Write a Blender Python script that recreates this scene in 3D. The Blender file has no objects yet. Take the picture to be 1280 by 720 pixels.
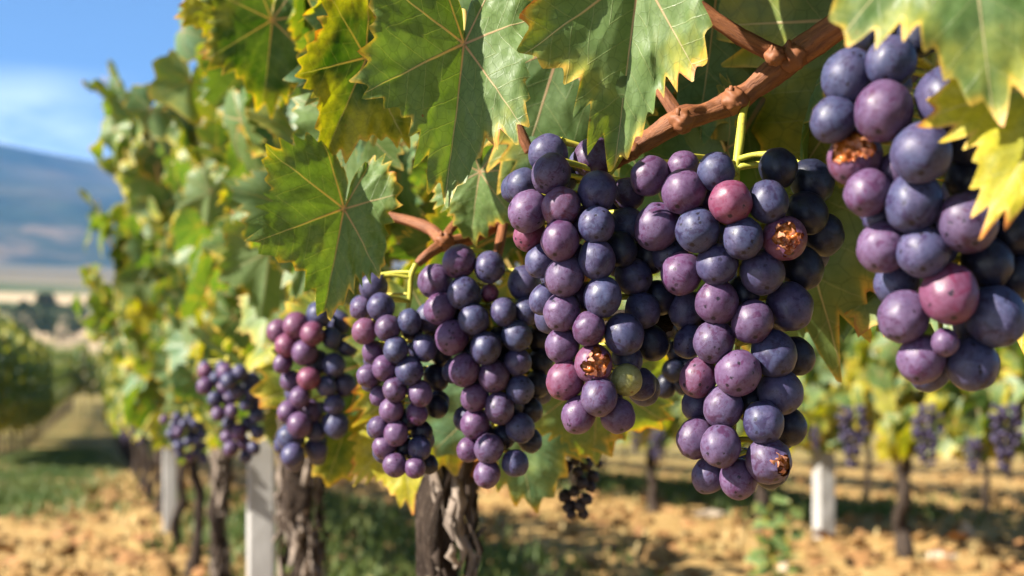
import bpy, math, random
from mathutils import Vector, Matrix, noise as mnoise

random.seed(7)
SC = bpy.context.scene
COL = SC.collection
PI = math.pi
R = math.radians

# ------------------------------------------------------------------ camera, sky, sun, exposure
H = 0.45                                   # camera height
F = 50.0 / 36.0 * 1280.0                   # focal length in photo pixels
HY = 530.0                                 # photo row of the horizon
cam_d = bpy.data.cameras.new('camera')
cam = bpy.data.objects.new('camera', cam_d)
COL.objects.link(cam)
SC.camera = cam
cam.location = (0, 0, H)
cam.rotation_euler = (R(90), 0, 0)
cam_d.lens = 50.0
cam_d.sensor_width = 36.0
cam_d.shift_y = (HY - 360.0) / 1280.0
cam_d.clip_start = 0.02
cam_d.clip_end = 20000.0
cam_d.dof.use_dof = True
cam_d.dof.focus_distance = 0.675
cam_d.dof.aperture_fstop = 9.6
cam_d.dof.aperture_blades = 9

SUN_EL, SUN_AZ = R(38), R(247)             # azimuth clockwise from +Y (view direction)
sun_vec = Vector((math.sin(SUN_AZ) * math.cos(SUN_EL), math.cos(SUN_AZ) * math.cos(SUN_EL), math.sin(SUN_EL)))
sun_d = bpy.data.lights.new('sun', 'SUN')
sun_d.energy = 5.0
sun_d.angle = R(0.5)
sun_d.color = (1.0, 0.93, 0.82)
sun = bpy.data.objects.new('sun', sun_d)
COL.objects.link(sun)
sun.rotation_euler = (-sun_vec).to_track_quat('-Z', 'Y').to_euler()

world = bpy.data.worlds.new('World')
SC.world = world
world.use_nodes = True
wn, wl = world.node_tree.nodes, world.node_tree.links
wn.clear()
w_out = wn.new('ShaderNodeOutputWorld')
w_bg = wn.new('ShaderNodeBackground')
w_sky = wn.new('ShaderNodeTexSky')
w_sky.sky_type = 'NISHITA'
w_sky.sun_disc = False
w_sky.sun_elevation = SUN_EL
w_sky.sun_rotation = SUN_AZ
w_sky.air_density = 0.85
w_sky.dust_density = 0.15
w_sky.ozone_density = 3.0
w_bg.inputs['Strength'].default_value = 0.05
# a soft bank of cloud low in the sky
w_tc = wn.new('ShaderNodeTexCoord')
w_map = wn.new('ShaderNodeMapping')
w_map.inputs['Scale'].default_value = (2.2, 2.2, 8.0)
w_map.inputs['Location'].default_value = (0.35, 0.2, 0.75)
w_no = wn.new('ShaderNodeTexNoise')
w_no.inputs['Scale'].default_value = 2.2
w_no.inputs['Detail'].default_value = 5.0
w_r = wn.new('ShaderNodeMapRange')
w_r.inputs['From Min'].default_value = 0.30
w_r.inputs['From Max'].default_value = 0.58
w_sep = wn.new('ShaderNodeSeparateXYZ')
w_hi = wn.new('ShaderNodeMapRange')
w_hi.inputs['From Min'].default_value = 0.235
w_hi.inputs['From Max'].default_value = 0.195
w_az = wn.new('ShaderNodeMapRange')
w_az.inputs['From Min'].default_value = -0.24
w_az.inputs['From Max'].default_value = -0.31
w_m3 = wn.new('ShaderNodeMath'); w_m3.operation = 'MULTIPLY'
w_mul = wn.new('ShaderNodeMath'); w_mul.operation = 'MULTIPLY'
w_mul2 = wn.new('ShaderNodeMath'); w_mul2.operation = 'MULTIPLY'; w_mul2.inputs[1].default_value = 0.62
w_mix = wn.new('ShaderNodeMixRGB')
w_mix.inputs['Color2'].default_value = (17.0, 18.0, 19.5, 1)
wl.new(w_tc.outputs['Generated'], w_map.inputs['Vector'])
wl.new(w_map.outputs[0], w_no.inputs['Vector'])
wl.new(w_no.outputs['Fac'], w_r.inputs['Value'])
wl.new(w_tc.outputs['Generated'], w_sep.inputs[0])
wl.new(w_sep.outputs['Z'], w_hi.inputs['Value'])
wl.new(w_r.outputs[0], w_mul.inputs[0]); wl.new(w_hi.outputs[0], w_m3.inputs[0])
wl.new(w_sep.outputs['X'], w_az.inputs['Value']); wl.new(w_az.outputs[0], w_m3.inputs[1]); wl.new(w_m3.outputs[0], w_mul.inputs[1])
wl.new(w_mul.outputs[0], w_mul2.inputs[0])
wl.new(w_mul2.outputs[0], w_mix.inputs['Fac'])
wl.new(w_sky.outputs[0], w_mix.inputs['Color1'])
wl.new(w_mix.outputs[0], w_bg.inputs['Color'])
wl.new(w_bg.outputs[0], w_out.inputs['Surface'])

SC.view_settings.view_transform = 'Standard'
SC.view_settings.look = 'None'
SC.view_settings.exposure = 1.75
SC.view_settings.gamma = 1.0
SC.view_settings.use_curve_mapping = False
SC.render.engine = 'CYCLES'
SC.cycles.use_denoising = True
SC.cycles.max_bounces = 8
SC.cycles.diffuse_bounces = 1
SC.cycles.glossy_bounces = 3
SC.cycles.transmission_bounces = 6
SC.cycles.transparent_max_bounces = 8
SC.cycles.volume_bounces = 0
SC.cycles.sample_clamp_indirect = 6.0


# ------------------------------------------------------------------ helpers
def P(px, py, Z):
    """Photo pixel at depth Z metres -> point in the world."""
    return Vector(((px - 640.0) * Z / F, Z, H + (HY - py) * Z / F))


def proj(p):
    return 640.0 + F * p.x / max(p.y, 1e-3), HY - F * (p.z - H) / max(p.y, 1e-3)


def tag(o, label=None, cat=None, group=None, kind=None):
    if label: o['label'] = label
    if cat: o['category'] = cat
    if group: o['group'] = group
    if kind: o['kind'] = kind
    return o


def empty(name, loc):
    o = bpy.data.objects.new(name, None)
    o.empty_display_size = 0.05
    COL.objects.link(o)
    o.location = loc
    return o


def link(name, mesh, parent=None, world_m=None):
    o = bpy.data.objects.new(name, mesh)
    COL.objects.link(o)
    if parent is not None:
        o.parent = parent
        if world_m is not None:
            o.matrix_local = Matrix.Translation(-parent.location) @ world_m
        else:
            o.location = -parent.location
    elif world_m is not None:
        o.matrix_world = world_m
    return o


class MB:
    """Collects vertices and faces of one mesh."""
    def __init__(self):
        self.v, self.f, self.uv, self.ld, self.mi = [], [], [], [], []

    def add(self, verts, faces, uv=None, ld=None, mat=0):
        n = len(self.v)
        self.v.extend(verts)
        self.f.extend([tuple(i + n for i in f) for f in faces])
        self.mi.extend([mat] * len(faces))
        self.uv.extend(uv if uv else [(0, 0)] * len(verts))
        self.ld.extend(ld if ld else [(0, 0, 0, 1)] * len(verts))

    def mesh(self, name, mats, smooth=True, leafdata=False):
        me = bpy.data.meshes.new(name)
        me.from_pydata([tuple(v) for v in self.v], [], self.f)
        if leafdata or any(q != (0, 0) for q in self.uv):
            uvl = me.uv_layers.new(name='UVMap')
            ca = me.color_attributes.new('leafdata', 'FLOAT_COLOR', 'POINT')
            ca.data.foreach_set('color', [c for q in self.ld for c in q])
            buf = []
            for l in me.loops:
                buf.extend(self.uv[l.vertex_index])
            uvl.data.foreach_set('uv', buf)
        for m in (mats if isinstance(mats, (list, tuple)) else [mats]):
            me.materials.append(m)
        if any(self.mi):
            me.polygons.foreach_set('material_index', self.mi)
        me.polygons.foreach_set('use_smooth', [smooth] * len(me.polygons))
        me.update()
        return me


def catmull(pts, rad, sub):
    out, ro = [], []
    n = len(pts)
    for i in range(n - 1):
        p0, p1, p2, p3 = pts[max(i - 1, 0)], pts[i], pts[i + 1], pts[min(i + 2, n - 1)]
        for k in range(sub):
            t = k / sub
            out.append(0.5 * ((2 * p1) + (p2 - p0) * t + (2 * p0 - 5 * p1 + 4 * p2 - p3) * t * t + (3 * p1 - p0 - 3 * p2 + p3) * t ** 3))
            ro.append(rad[i] * (1 - t) + rad[i + 1] * t)
    out.append(pts[-1]); ro.append(rad[-1])
    return out, ro


def tube(mb, pts, rad, sides=8, sub=4, rough=0.0, fluting=0.0, seed=0, mat=0, groove=0.0):
    pts = [Vector(p) for p in pts]
    if not isinstance(rad, (list, tuple)):
        rad = [rad] * len(pts)
    if sub > 1:
        pts, rad = catmull(pts, rad, sub)
    n = len(pts)
    t0 = (pts[1] - pts[0]).normalized()
    up = Vector((0, 0, 1)) if abs(t0.z) < 0.9 else Vector((1, 0, 0))
    a = t0.cross(up).normalized()
    verts, faces, uvs, ln_ = [], [], [], 0.0
    for i in range(n):
        if i: ln_ += (pts[i] - pts[i - 1]).length
        t = (pts[min(i + 1, n - 1)] - pts[max(i - 1, 0)]).normalized()
        a = (a - t * a.dot(t)).normalized()
        b = t.cross(a)
        for k in range(sides):
            ang = 2 * PI * k / sides
            r = rad[i]
            if rough:
                q = Vector((math.cos(ang) * 1.6 + seed, math.sin(ang) * 1.6, i * 0.22))
                r *= 1 + rough * (mnoise.fractal(q, 0.8, 2.0, 3))
            if groove:
                r *= 1 + groove * mnoise.fractal(Vector((math.cos(ang) * 4.2 + seed, math.sin(ang) * 4.2, i * 0.05)), 0.7, 2.0, 3)
            if fluting:
                r *= 1 + fluting * math.sin(ang * 5 + 1.5 * math.sin(i * 0.15 + seed))
            verts.append(pts[i] + (a * math.cos(ang) + b * math.sin(ang)) * r)
            uvs.append((abs(k / sides - 0.5) * 2, ln_))
    for i in range(n - 1):
        for k in range(sides):
            k2 = (k + 1) % sides
            faces.append((i * sides + k, i * sides + k2, (i + 1) * sides + k2, (i + 1) * sides + k))
    verts.append(pts[0]); verts.append(pts[-1]); uvs += [(0, 0), (0, ln_)]
    for k in range(sides):
        k2 = (k + 1) % sides
        faces.append((len(verts) - 2, k2, k))
        faces.append((len(verts) - 1, (n - 1) * sides + k, (n - 1) * sides + k2))
    mb.add(verts, faces, uvs, mat=mat)


# ------------------------------------------------------------------ node helpers
class NT:
    def __init__(self, name):
        self.m = bpy.data.materials.new(name)
        self.m.use_nodes = True
        self.n, self.l = self.m.node_tree.nodes, self.m.node_tree.links
        self.n.clear()
        self.out = self.n.new('ShaderNodeOutputMaterial')

    def put(self, sock, v):
        if isinstance(v, (int, float)):
            if sock.type == 'RGBA': sock.default_value = (v, v, v, 1)
            elif sock.type == 'VECTOR': sock.default_value = (v, v, v)
            else: sock.default_value = v
        elif isinstance(v, tuple):
            if sock.type == 'RGBA' and len(v) == 3: v = v + (1,)
            sock.default_value = v
        else:
            self.l.new(v, sock)

    def math(self, op, a, b=0.0, c=None, clamp=False):
        nd = self.n.new('ShaderNodeMath'); nd.operation = op; nd.use_clamp = clamp
        self.put(nd.inputs[0], a); self.put(nd.inputs[1], b)
        if c is not None: self.put(nd.inputs[2], c)
        return nd.outputs[0]

    def rng(self, v, a, b, c=0.0, d=1.0, smooth=False):
        nd = self.n.new('ShaderNodeMapRange')
        if smooth: nd.interpolation_type = 'SMOOTHSTEP'
        self.put(nd.inputs['Value'], v)
        for k, x in (('From Min', a), ('From Max', b), ('To Min', c), ('To Max', d)):
            self.put(nd.inputs[k], x)
        return nd.outputs[0]

    def mix(self, f, a, b, mode='MIX'):
        nd = self.n.new('ShaderNodeMixRGB'); nd.blend_type = mode
        self.put(nd.inputs[0], f); self.put(nd.inputs[1], a); self.put(nd.inputs[2], b)
        return nd.outputs[0]

    def noise(self, vec, scale, detail=3.0, rough=0.55, dist=0.0):
        nd = self.n.new('ShaderNodeTexNoise')
        if vec is not None: self.l.new(vec, nd.inputs['Vector'])
        nd.inputs['Scale'].default_value = scale
        nd.inputs['Detail'].default_value = detail
        nd.inputs['Roughness'].default_value = rough
        nd.inputs['Distortion'].default_value = dist
        return nd.outputs['Fac']

    def voro(self, vec, scale, feature='F1', rand=1.0):
        nd = self.n.new('ShaderNodeTexVoronoi'); nd.feature = feature
        if vec is not None: self.l.new(vec, nd.inputs['Vector'])
        nd.inputs['Scale'].default_value = scale
        nd.inputs['Randomness'].default_value = rand
        return nd

    def coord(self, which='Object'):
        return self.n.new('ShaderNodeTexCoord').outputs[which]

    def vmath(self, op, a, b):
        nd = self.n.new('ShaderNodeVectorMath'); nd.operation = op
        self.put(nd.inputs[0], a); self.put(nd.inputs[1], b)
        return nd.outputs['Value'] if op in ('DISTANCE', 'LENGTH', 'DOT_PRODUCT') else nd.outputs[0]

    def mapping(self, vec, scale):
        nd = self.n.new('ShaderNodeMapping')
        self.l.new(vec, nd.inputs['Vector'])
        nd.inputs['Scale'].default_value = scale
        return nd.outputs[0]

    def bump(self, h, strength, dist=0.001):
        nd = self.n.new('ShaderNodeBump')
        nd.inputs['Strength'].default_value = strength
        nd.inputs['Distance'].default_value = dist
        self.put(nd.inputs['Height'], h)
        return nd.outputs[0]

    def pbr(self, col, rough=0.6, spec=0.4, normal=None, **kw):
        nd = self.n.new('ShaderNodeBsdfPrincipled')
        self.put(nd.inputs['Base Color'], col)
        self.put(nd.inputs['Roughness'], rough)
        self.put(nd.inputs['Specular IOR Level'], spec)
        if normal is not None: self.l.new(normal, nd.inputs['Normal'])
        for k, v in kw.items():
            self.put(nd.inputs[k.replace('_', ' ')], v)
        return nd.outputs[0]

    def done(self, sh):
        self.l.new(sh, self.out.inputs['Surface'])
        return self.m


# ------------------------------------------------------------------ materials
def leaf_material():
    t = NT('vine_leaf')
    uv = t.n.new('ShaderNodeUVMap'); uv.uv_map = 'UVMap'
    sp = t.n.new('ShaderNodeSeparateXYZ'); t.l.new(uv.outputs[0], sp.inputs[0])
    x = t.math('ABSOLUTE', sp.outputs['X']); y = sp.outputs['Y']
    at = t.n.new('ShaderNodeAttribute'); at.attribute_name = 'leafdata'
    asp = t.n.new('ShaderNodeSeparateColor'); t.l.new(at.outputs['Color'], asp.inputs[0])
    oi = t.n.new('ShaderNodeObjectInfo')
    osp = t.n.new('ShaderNodeSeparateColor'); t.l.new(oi.outputs['Color'], osp.inputs[0])
    rho = asp.outputs['Red']
    rnd = t.math('FRACT', t.math('ADD', asp.outputs['Green'], oi.outputs['Random']))
    aut = t.math('ADD', asp.outputs['Blue'], osp.outputs['Red'], clamp=True)
    # veins: nearest of midrib and two laterals
    dmin = along = None
    vein = 0.0
    for ang in (0, 52, 105, 150):
        s, c = math.sin(R(ang)), math.cos(R(ang))
        al = t.math('ADD', t.math('MULTIPLY', x, s), t.math('MULTIPLY', y, c))
        pe = t.math('ABSOLUTE', t.math('SUBTRACT', t.math('MULTIPLY', x, c), t.math('MULTIPLY', y, s)))
        d = t.math('ADD', pe, t.math('MULTIPLY', t.math('LESS_THAN', al, 0.0), 5.0))
        w = t.math('MAXIMUM', t.math('MULTIPLY_ADD', al, -0.012, 0.013), 0.0035)
        v = t.rng(d, w, t.math('MULTIPLY', w, 0.4), 0, 1)
        if dmin is None:
            dmin, along, vein = d, al, v
        else:
            sel = t.math('LESS_THAN', d, dmin)
            along = t.math('ADD', t.math('MULTIPLY', along, t.math('SUBTRACT', 1.0, sel)), t.math('MULTIPLY', al, sel))
            dmin = t.math('MINIMUM', d, dmin)
            vein = t.math('MAXIMUM', vein, v)
    vec = uv.outputs[0]
    off = t.n.new('ShaderNodeCombineXYZ')
    t.put(off.inputs[2], t.math('MULTIPLY', rnd, 37.0))
    pv = t.vmath('ADD', vec, off.outputs[0])
    nz = t.noise(pv, 3.2, 4)
    nf = t.noise(pv, 17.0, 3)
    chev = t.math('MULTIPLY_ADD', t.math('SUBTRACT', along, t.math('MULTIPLY', dmin, 0.75)), 6.5, t.math('MULTIPLY', nz, 0.5))
    sec = t.rng(t.math('ABSOLUTE', t.math('SUBTRACT', t.math('FRACT', chev), 0.5)), 0.035, 0.0, 0, 1)
    ter = t.rng(t.voro(pv, 13.0, 'DISTANCE_TO_EDGE').outputs['Distance'], 0.06, 0.0, 0, 1)
    # colours
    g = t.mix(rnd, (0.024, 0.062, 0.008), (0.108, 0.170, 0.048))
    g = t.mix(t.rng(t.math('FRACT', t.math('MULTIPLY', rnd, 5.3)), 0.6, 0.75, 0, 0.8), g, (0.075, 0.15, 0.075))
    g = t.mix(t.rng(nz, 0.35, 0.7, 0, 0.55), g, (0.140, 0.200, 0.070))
    yel = t.mix(nz, (0.40, 0.31, 0.018), (0.25, 0.27, 0.02))
    # yellowing moves in from the margin, veins stay green longest
    reach = t.math('MULTIPLY_ADD', nz, 0.9, t.math('MULTIPLY_ADD', aut, 1.35, t.math('MULTIPLY', rho, 0.55)))
    yf = t.rng(reach, 1.02, 1.5, 0, 1, True)
    yf = t.math('MULTIPLY', yf, t.math('SUBTRACT', 1.0, t.math('MULTIPLY', vein, 0.4)))
    c = t.mix(yf, g, yel)
    edge = t.math('ADD', rho, t.math('MULTIPLY', t.math('SUBTRACT', nz, 0.5), 0.45))
    edge = t.math('ADD', edge, t.math('MULTIPLY', aut, 0.10))
    c = t.mix(t.rng(edge, 0.95, 1.03, 0, 0.85, True), c, (0.50, 0.33, 0.05))
    c = t.mix(t.rng(edge, 1.02, 1.08, 0, 0.9, True), c, (0.42, 0.13, 0.03))
    c = t.mix(t.rng(edge, 1.08, 1.14, 0, 0.8, True), c, (0.10, 0.035, 0.015))
    c = t.mix(t.rng(nf, 0.40, 0.62, 0.0, 0.45), c, t.mix(1.0, c, (1.45, 1.35, 1.6), 'MULTIPLY'))
    c = t.mix(t.math('MULTIPLY', ter, 0.30), c, (0.035, 0.06, 0.012))
    c = t.mix(t.math('MULTIPLY', sec, 0.28), c, (0.36, 0.36, 0.17))
    c = t.mix(t.math('MULTIPLY', vein, 0.85), c, t.mix(t.rng(along, 0.0, 0.7), (0.46, 0.24, 0.14), (0.42, 0.36, 0.19)))
    # specks
    spk = t.rng(t.voro(pv, 9.0).outputs['Distance'], 0.10, 0.05, 0, 1)
    c = t.mix(t.math('MULTIPLY', spk, t.rng(nf, 0.55, 0.65)), c, (0.16, 0.07, 0.02))
    geo = t.n.new('ShaderNodeNewGeometry')
    under = t.mix(0.40, c, (0.16, 0.20, 0.085))
    cs = t.mix(geo.outputs['Backfacing'], c, under)
    tr = t.mix(1.0, c, (1.75, 1.9, 0.22), 'MULTIPLY')
    h = t.math('ADD', t.math('MULTIPLY', vein, 0.6), t.math('MULTIPLY_ADD', sec, 0.35, t.math('MULTIPLY_ADD', ter, 0.10, t.math('MULTIPLY', nf, 0.5))))
    nb = t.bump(h, 0.6, 0.0005)
    p = t.pbr(cs, t.rng(nf, 0.3, 0.7, 0.38, 0.52), 0.27, nb)
    tl = t.n.new('ShaderNodeBsdfTranslucent')
    t.l.new(tr, tl.inputs['Color']); t.l.new(nb, tl.inputs['Normal'])
    mx = t.n.new('ShaderNodeMixShader'); mx.inputs[0].default_value = 0.27
    t.l.new(p, mx.inputs[1]); t.l.new(tl.outputs[0], mx.inputs[2])
    return t.done(mx.outputs[0])


def grape_material(name='grape_skin', green=False):
    t = NT(name)
    oi = t.n.new('ShaderNodeObjectInfo')
    rn = oi.outputs['Random']
    cv = t.n.new('ShaderNodeCombineXYZ')
    t.put(cv.inputs[0], t.math('MULTIPLY', rn, 53.0)); t.put(cv.inputs[1], t.math('MULTIPLY', rn, 91.0)); t.put(cv.inputs[2], t.math('MULTIPLY', rn, 17.0))
    oc = t.coord('Object')
    v = t.vmath('ADD', oc, cv.outputs[0])
    n1 = t.noise(v, 1.1, 3, 0.5)
    n2 = t.noise(v, 4.5, 5, 0.65)
    n3 = t.noise(t.vmath('MULTIPLY', v, (1.0, 1.0, 0.45)), 11.0, 4, 0.65)
    n4 = t.noise(v, 60.0, 2, 0.6)
    skin = oi.outputs['Color']
    if green:
        skin = t.mix(n1, (0.20, 0.20, 0.035), (0.12, 0.09, 0.03))
        bl = (0.35, 0.36, 0.17)
    else:
        skin = t.mix(t.rng(n2, 0.35, 0.7), skin, t.mix(1.0, skin, (1.5, 1.1, 1.3), 'MULTIPLY'))
        osr = t.n.new('ShaderNodeSeparateColor'); t.l.new(oi.outputs['Color'], osr.inputs[0])
        kindf = t.rng(t.math('ADD', osr.outputs['Red'], t.math('MULTIPLY', t.math('SUBTRACT', n1, 0.5), 0.06)), 0.012, 0.047)
        bl = t.mix(kindf, (0.058, 0.074, 0.150), (0.135, 0.103, 0.188))
        bl = t.mix(t.rng(osr.outputs['Red'], 0.07, 0.12), bl, (0.165, 0.078, 0.120))
    osp = t.n.new('ShaderNodeSeparateColor'); t.l.new(oi.outputs['Color'], osp.inputs[0])
    # wax bloom, patchily rubbed off
    cover = t.math('MULTIPLY_ADD', t.math('SUBTRACT', n2, 0.5), 1.25, 0.60)
    cover = t.math('ADD', cover, t.math('MULTIPLY', t.math('SUBTRACT', n3, 0.5), 0.5))
    cover = t.math('ADD', cover, t.math('MULTIPLY', t.math('SUBTRACT', n4, 0.5), 0.25))
    cover = t.math('ADD', cover, t.math('MULTIPLY', osp.outputs['Red'], -1.3), clamp=True)
    cover = t.math('MULTIPLY', cover, t.math('MULTIPLY_ADD', t.math('FRACT', t.math('MULTIPLY', rn, 7.3)), 0.35, 0.62))
    cover = t.math('MULTIPLY', cover, t.rng(osp.outputs['Red'], 0.0085, 0.013, 0.35, 1.0))  # bloom cut on the near-black kind, deepening its painted shade
    rub = t.math('MAXIMUM', t.rng(t.noise(v, 1.7, 6, 0.68, 0.9), 0.545, 0.59, 0, 1), t.rng(t.noise(v, 4.6, 4, 0.6, 0.6), 0.62, 0.66, 0, 0.8))
    cover = t.math('MULTIPLY', cover, t.math('SUBTRACT', 1.0, t.math('MULTIPLY', rub, 0.72)))
    c = t.mix(cover, skin, bl)
    # dark specks and pits
    vo = t.voro(v, 2.5)
    gate = t.rng(t.noise(v, 1.5, 2), 0.49, 0.54, 0, 1)
    wob = t.math('ADD', vo.outputs['Distance'], t.math('MULTIPLY', t.math('SUBTRACT', n3, 0.5), 0.62))
    pit = t.math('MULTIPLY', t.rng(wob, 0.25, 0.20, 0, 1), gate)
    pit = t.math('MULTIPLY', pit, t.rng(t.math('FRACT', t.math('MULTIPLY', rn, 13.7)), 0.15, 0.6, 0.15, 1.0))
    vo2 = t.voro(v, 8.0)
    pit2 = t.math('MULTIPLY', t.rng(t.math('ADD', vo2.outputs['Distance'], t.math('MULTIPLY', t.math('SUBTRACT', n4, 0.5), 0.3)), 0.15, 0.09, 0, 1), t.rng(n1, 0.58, 0.66, 0, 1))
    scar = t.rng(t.math('ADD', t.vmath('DISTANCE', oc, (0.0, 0.0, -1.03)), t.math('MULTIPLY', n3, 0.12)), 0.20, 0.14, 0, 1)
    scratch = t.math('MULTIPLY', t.rng(t.math('ABSOLUTE', t.math('SUBTRACT', t.noise(t.vmath('MULTIPLY', v, (1.0, 3.0, 0.6)), 2.2, 2, 0.5, 1.5), 0.5)), 0.010, 0.003, 0, 1), t.rng(n2, 0.50, 0.58, 0, 1))
    dark = t.math('MAXIMUM', t.math('MAXIMUM', pit, t.math('MULTIPLY', pit2, 0.9)), t.math('MAXIMUM', scar, t.math('MULTIPLY', scratch, 0.6)))
    c = t.mix(t.math('MULTIPLY', dark, 0.9), c, (0.008, 0.005, 0.012) if not green else (0.10, 0.05, 0.015))
    dust = t.rng(t.voro(v, 17.0).outputs['Distance'], 0.07, 0.03, 0, 1)
    c = t.mix(t.math('MULTIPLY', t.math('MULTIPLY', dust, t.rng(n1, 0.5, 0.56)), 0.45), c, (0.55, 0.52, 0.60))
    rough = t.math('MULTIPLY_ADD', cover, 0.22, 0.36)
    h = t.math('SUBTRACT', t.math('MULTIPLY', n4, 0.10), t.math('MULTIPLY', dark, 0.5))
    p = t.pbr(c, rough, 0.33, t.bump(h, 0.4, 0.0004), Subsurface_Weight=0.06 if not green else 0.35, Subsurface_Scale=0.0025)
    for nd in t.n:
        if nd.type == 'BSDF_PRINCIPLED':
            nd.inputs['Subsurface Radius'].default_value = (1.0, 0.25, 0.35) if not green else (1, 0.9, 0.2)
    return t.done(p)


def simple(name, c1, c2, scale, rough=0.7, bump=0.4, stretch=(1, 1, 1), spec=0.3, dist=0.002, c3=None, trans=0.0, uv=False):
    t = NT(name)
    v = t.mapping(t.coord('UV' if uv else 'Object'), stretch)
    n1 = t.noise(v, scale, 5, 0.6)
    n2 = t.noise(v, scale * 4.3, 4, 0.6)
    c = t.mix(t.rng(n1, 0.3, 0.7), c1, c2)
    if c3: c = t.mix(t.rng(n2, 0.58, 0.68, 0, 0.85), c, c3)
    h = t.math('MULTIPLY_ADD', n1, 0.6, t.math('MULTIPLY', n2, 0.4))
    nb = t.bump(h, bump, dist)
    p = t.pbr(c, rough, spec, nb)
    if trans:
        tl = t.n.new('ShaderNodeBsdfTranslucent'); t.put(tl.inputs['Color'], c)
        mx = t.n.new('ShaderNodeMixShader'); mx.inputs[0].default_value = trans
        t.l.new(p, mx.inputs[1]); t.l.new(tl.outputs[0], mx.inputs[2])
        p = mx.outputs[0]
    return t.done(p)


M_LEAF = leaf_material()
M_GRAPE = grape_material()
M_GREEN = grape_material('unripe_grape_skin', True)
M_FLESH = simple('grape_flesh', (0.66, 0.20, 0.03), (0.20, 0.035, 0.014), 1.5, 0.14, 0.8, spec=0.6, dist=0.0015, c3=(0.72, 0.34, 0.08), trans=0.2)
M_TORN = simple('torn_skin', (0.50, 0.16, 0.12), (0.62, 0.28, 0.12), 3.0, 0.5, 0.5, dist=0.001, trans=0.25)
M_CANE = simple('vine_cane', (0.27, 0.100, 0.035), (0.115, 0.040, 0.020), 5.0, 0.6, 0.9, (1.5, 14.0, 1), dist=0.0012, c3=(0.055, 0.022, 0.014), uv=True)
M_STEM = simple('grape_stem', (0.44, 0.37, 0.05), (0.30, 0.31, 0.04), 90.0, 0.5, 0.3, dist=0.0006, c3=(0.26, 0.15, 0.04))
M_PETI = simple('leaf_petiole', (0.40, 0.20, 0.07), (0.34, 0.30, 0.08), 40.0, 0.5, 0.3, dist=0.0006)
M_BARK = simple('vine_bark', (0.075, 0.054, 0.041), (0.018, 0.013, 0.011), 6.0, 0.95, 1.0, (2.2, 5.0, 1), 0.1, 0.010, c3=(0.24, 0.185, 0.145), uv=True)
M_FLAKE = simple('peeling_bark', (0.27, 0.215, 0.17), (0.08, 0.06, 0.048), 60.0, 0.95, 0.5, dist=0.002)
M_POST = simple('pale_post', (0.40, 0.39, 0.375), (0.24, 0.23, 0.215), 14.0, 0.85, 0.3, (1, 1, 0.4), 0.2, 0.003)
M_DRY = simple('dried_grape_skin', (0.014, 0.010, 0.014), (0.03, 0.02, 0.025), 1.5, 0.6, 0.5, dist=0.001)
M_STONE = simple('pale_stone', (0.46, 0.38, 0.29), (0.30, 0.23, 0.16), 9.0, 0.9, 0.6, dist=0.01)
M_CLOD = simple('soil_clod', (0.29, 0.172, 0.060), (0.16, 0.086, 0.030), 8.0, 0.95, 0.8, dist=0.01)
M_GRASS = simple('grass_blade', (0.045, 0.10, 0.018), (0.14, 0.16, 0.04), 1.2, 0.6, 0.0, trans=0.3)
M_LITTER = simple('dry_fallen_leaf', (0.30, 0.15, 0.05), (0.15, 0.065, 0.025), 14.0, 0.8, 0.3, c3=(0.42, 0.28, 0.10))
M_STRAW = simple('dry_straw', (0.42, 0.31, 0.13), (0.30, 0.22, 0.09), 1.2, 0.7, 0.0)
M_CROWN = simple('far_tree_leaves', (0.028, 0.055, 0.018), (0.05, 0.075, 0.025), 0.5, 0.7, 0.0)
M_TRUNK = simple('tree_bark', (0.14, 0.10, 0.07), (0.07, 0.05, 0.04), 3.0, 0.9, 0.5)


def ground_material():
    t = NT('vineyard_soil')
    v = t.coord('Object')
    big = t.noise(v, 0.55, 3)
    mid = t.noise(v, 3.5, 5, 0.65)
    fine = t.noise(v, 26.0, 5, 0.7)
    c = t.mix(t.rng(mid, 0.3, 0.7), (0.170, 0.092, 0.029), (0.30, 0.180, 0.058))
    c = t.mix(t.rng(fine, 0.40, 0.72), c, (0.43, 0.30, 0.125))
    c = t.mix(t.rng(fine, 0.40, 0.28), c, (0.12, 0.062, 0.028))
    c = t.mix(t.rng(t.math('ADD', big, t.math('MULTIPLY', mid, 0.3)), 0.70, 0.86, 0, 0.75), c, (0.20, 0.17, 0.05))
    # fields beyond the vineyard
    geo = t.n.new('ShaderNodeNewGeometry')
    sp = t.n.new('ShaderNodeSeparateXYZ'); t.l.new(geo.outputs['Position'], sp.inputs[0])
    vo = t.voro(t.mapping(v, (0.004, 0.011, 0.0)), 1.0)
    fc = t.n.new('ShaderNodeSeparateColor'); t.l.new(vo.outputs['Color'], fc.inputs[0])
    fld = t.mix(t.rng(fc.outputs[0], 0.3, 0.42), (0.07, 0.10, 0.03), (0.45, 0.33, 0.19))
    fld = t.mix(t.rng(fc.outputs[1], 0.6, 0.62, 0, 0.7), fld, (0.33, 0.21, 0.13))
    fld = t.mix(t.rng(t.noise(v, 0.03, 4), 0.4, 0.7, 0, 0.4), fld, (0.48, 0.38, 0.22))
    c = t.mix(t.math('MULTIPLY', t.rng(sp.outputs['Y'], 11.0, 22.0, 0, 0.8), t.rng(mid, 0.35, 0.6)), c, (0.10, 0.12, 0.035))
    c = t.mix(t.rng(sp.outputs['Y'], 70.0, 150.0), c, fld)
    c = t.mix(t.rng(sp.outputs['Y'], 330.0, 520.0, 0, 0.75), c, (0.075, 0.075, 0.045))
    h = t.math('MULTIPLY_ADD', mid, 0.6, t.math('MULTIPLY', fine, 0.4))
    return t.done(t.pbr(c, 0.95, 0.1, t.bump(h, 0.9, 0.012)))


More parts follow.
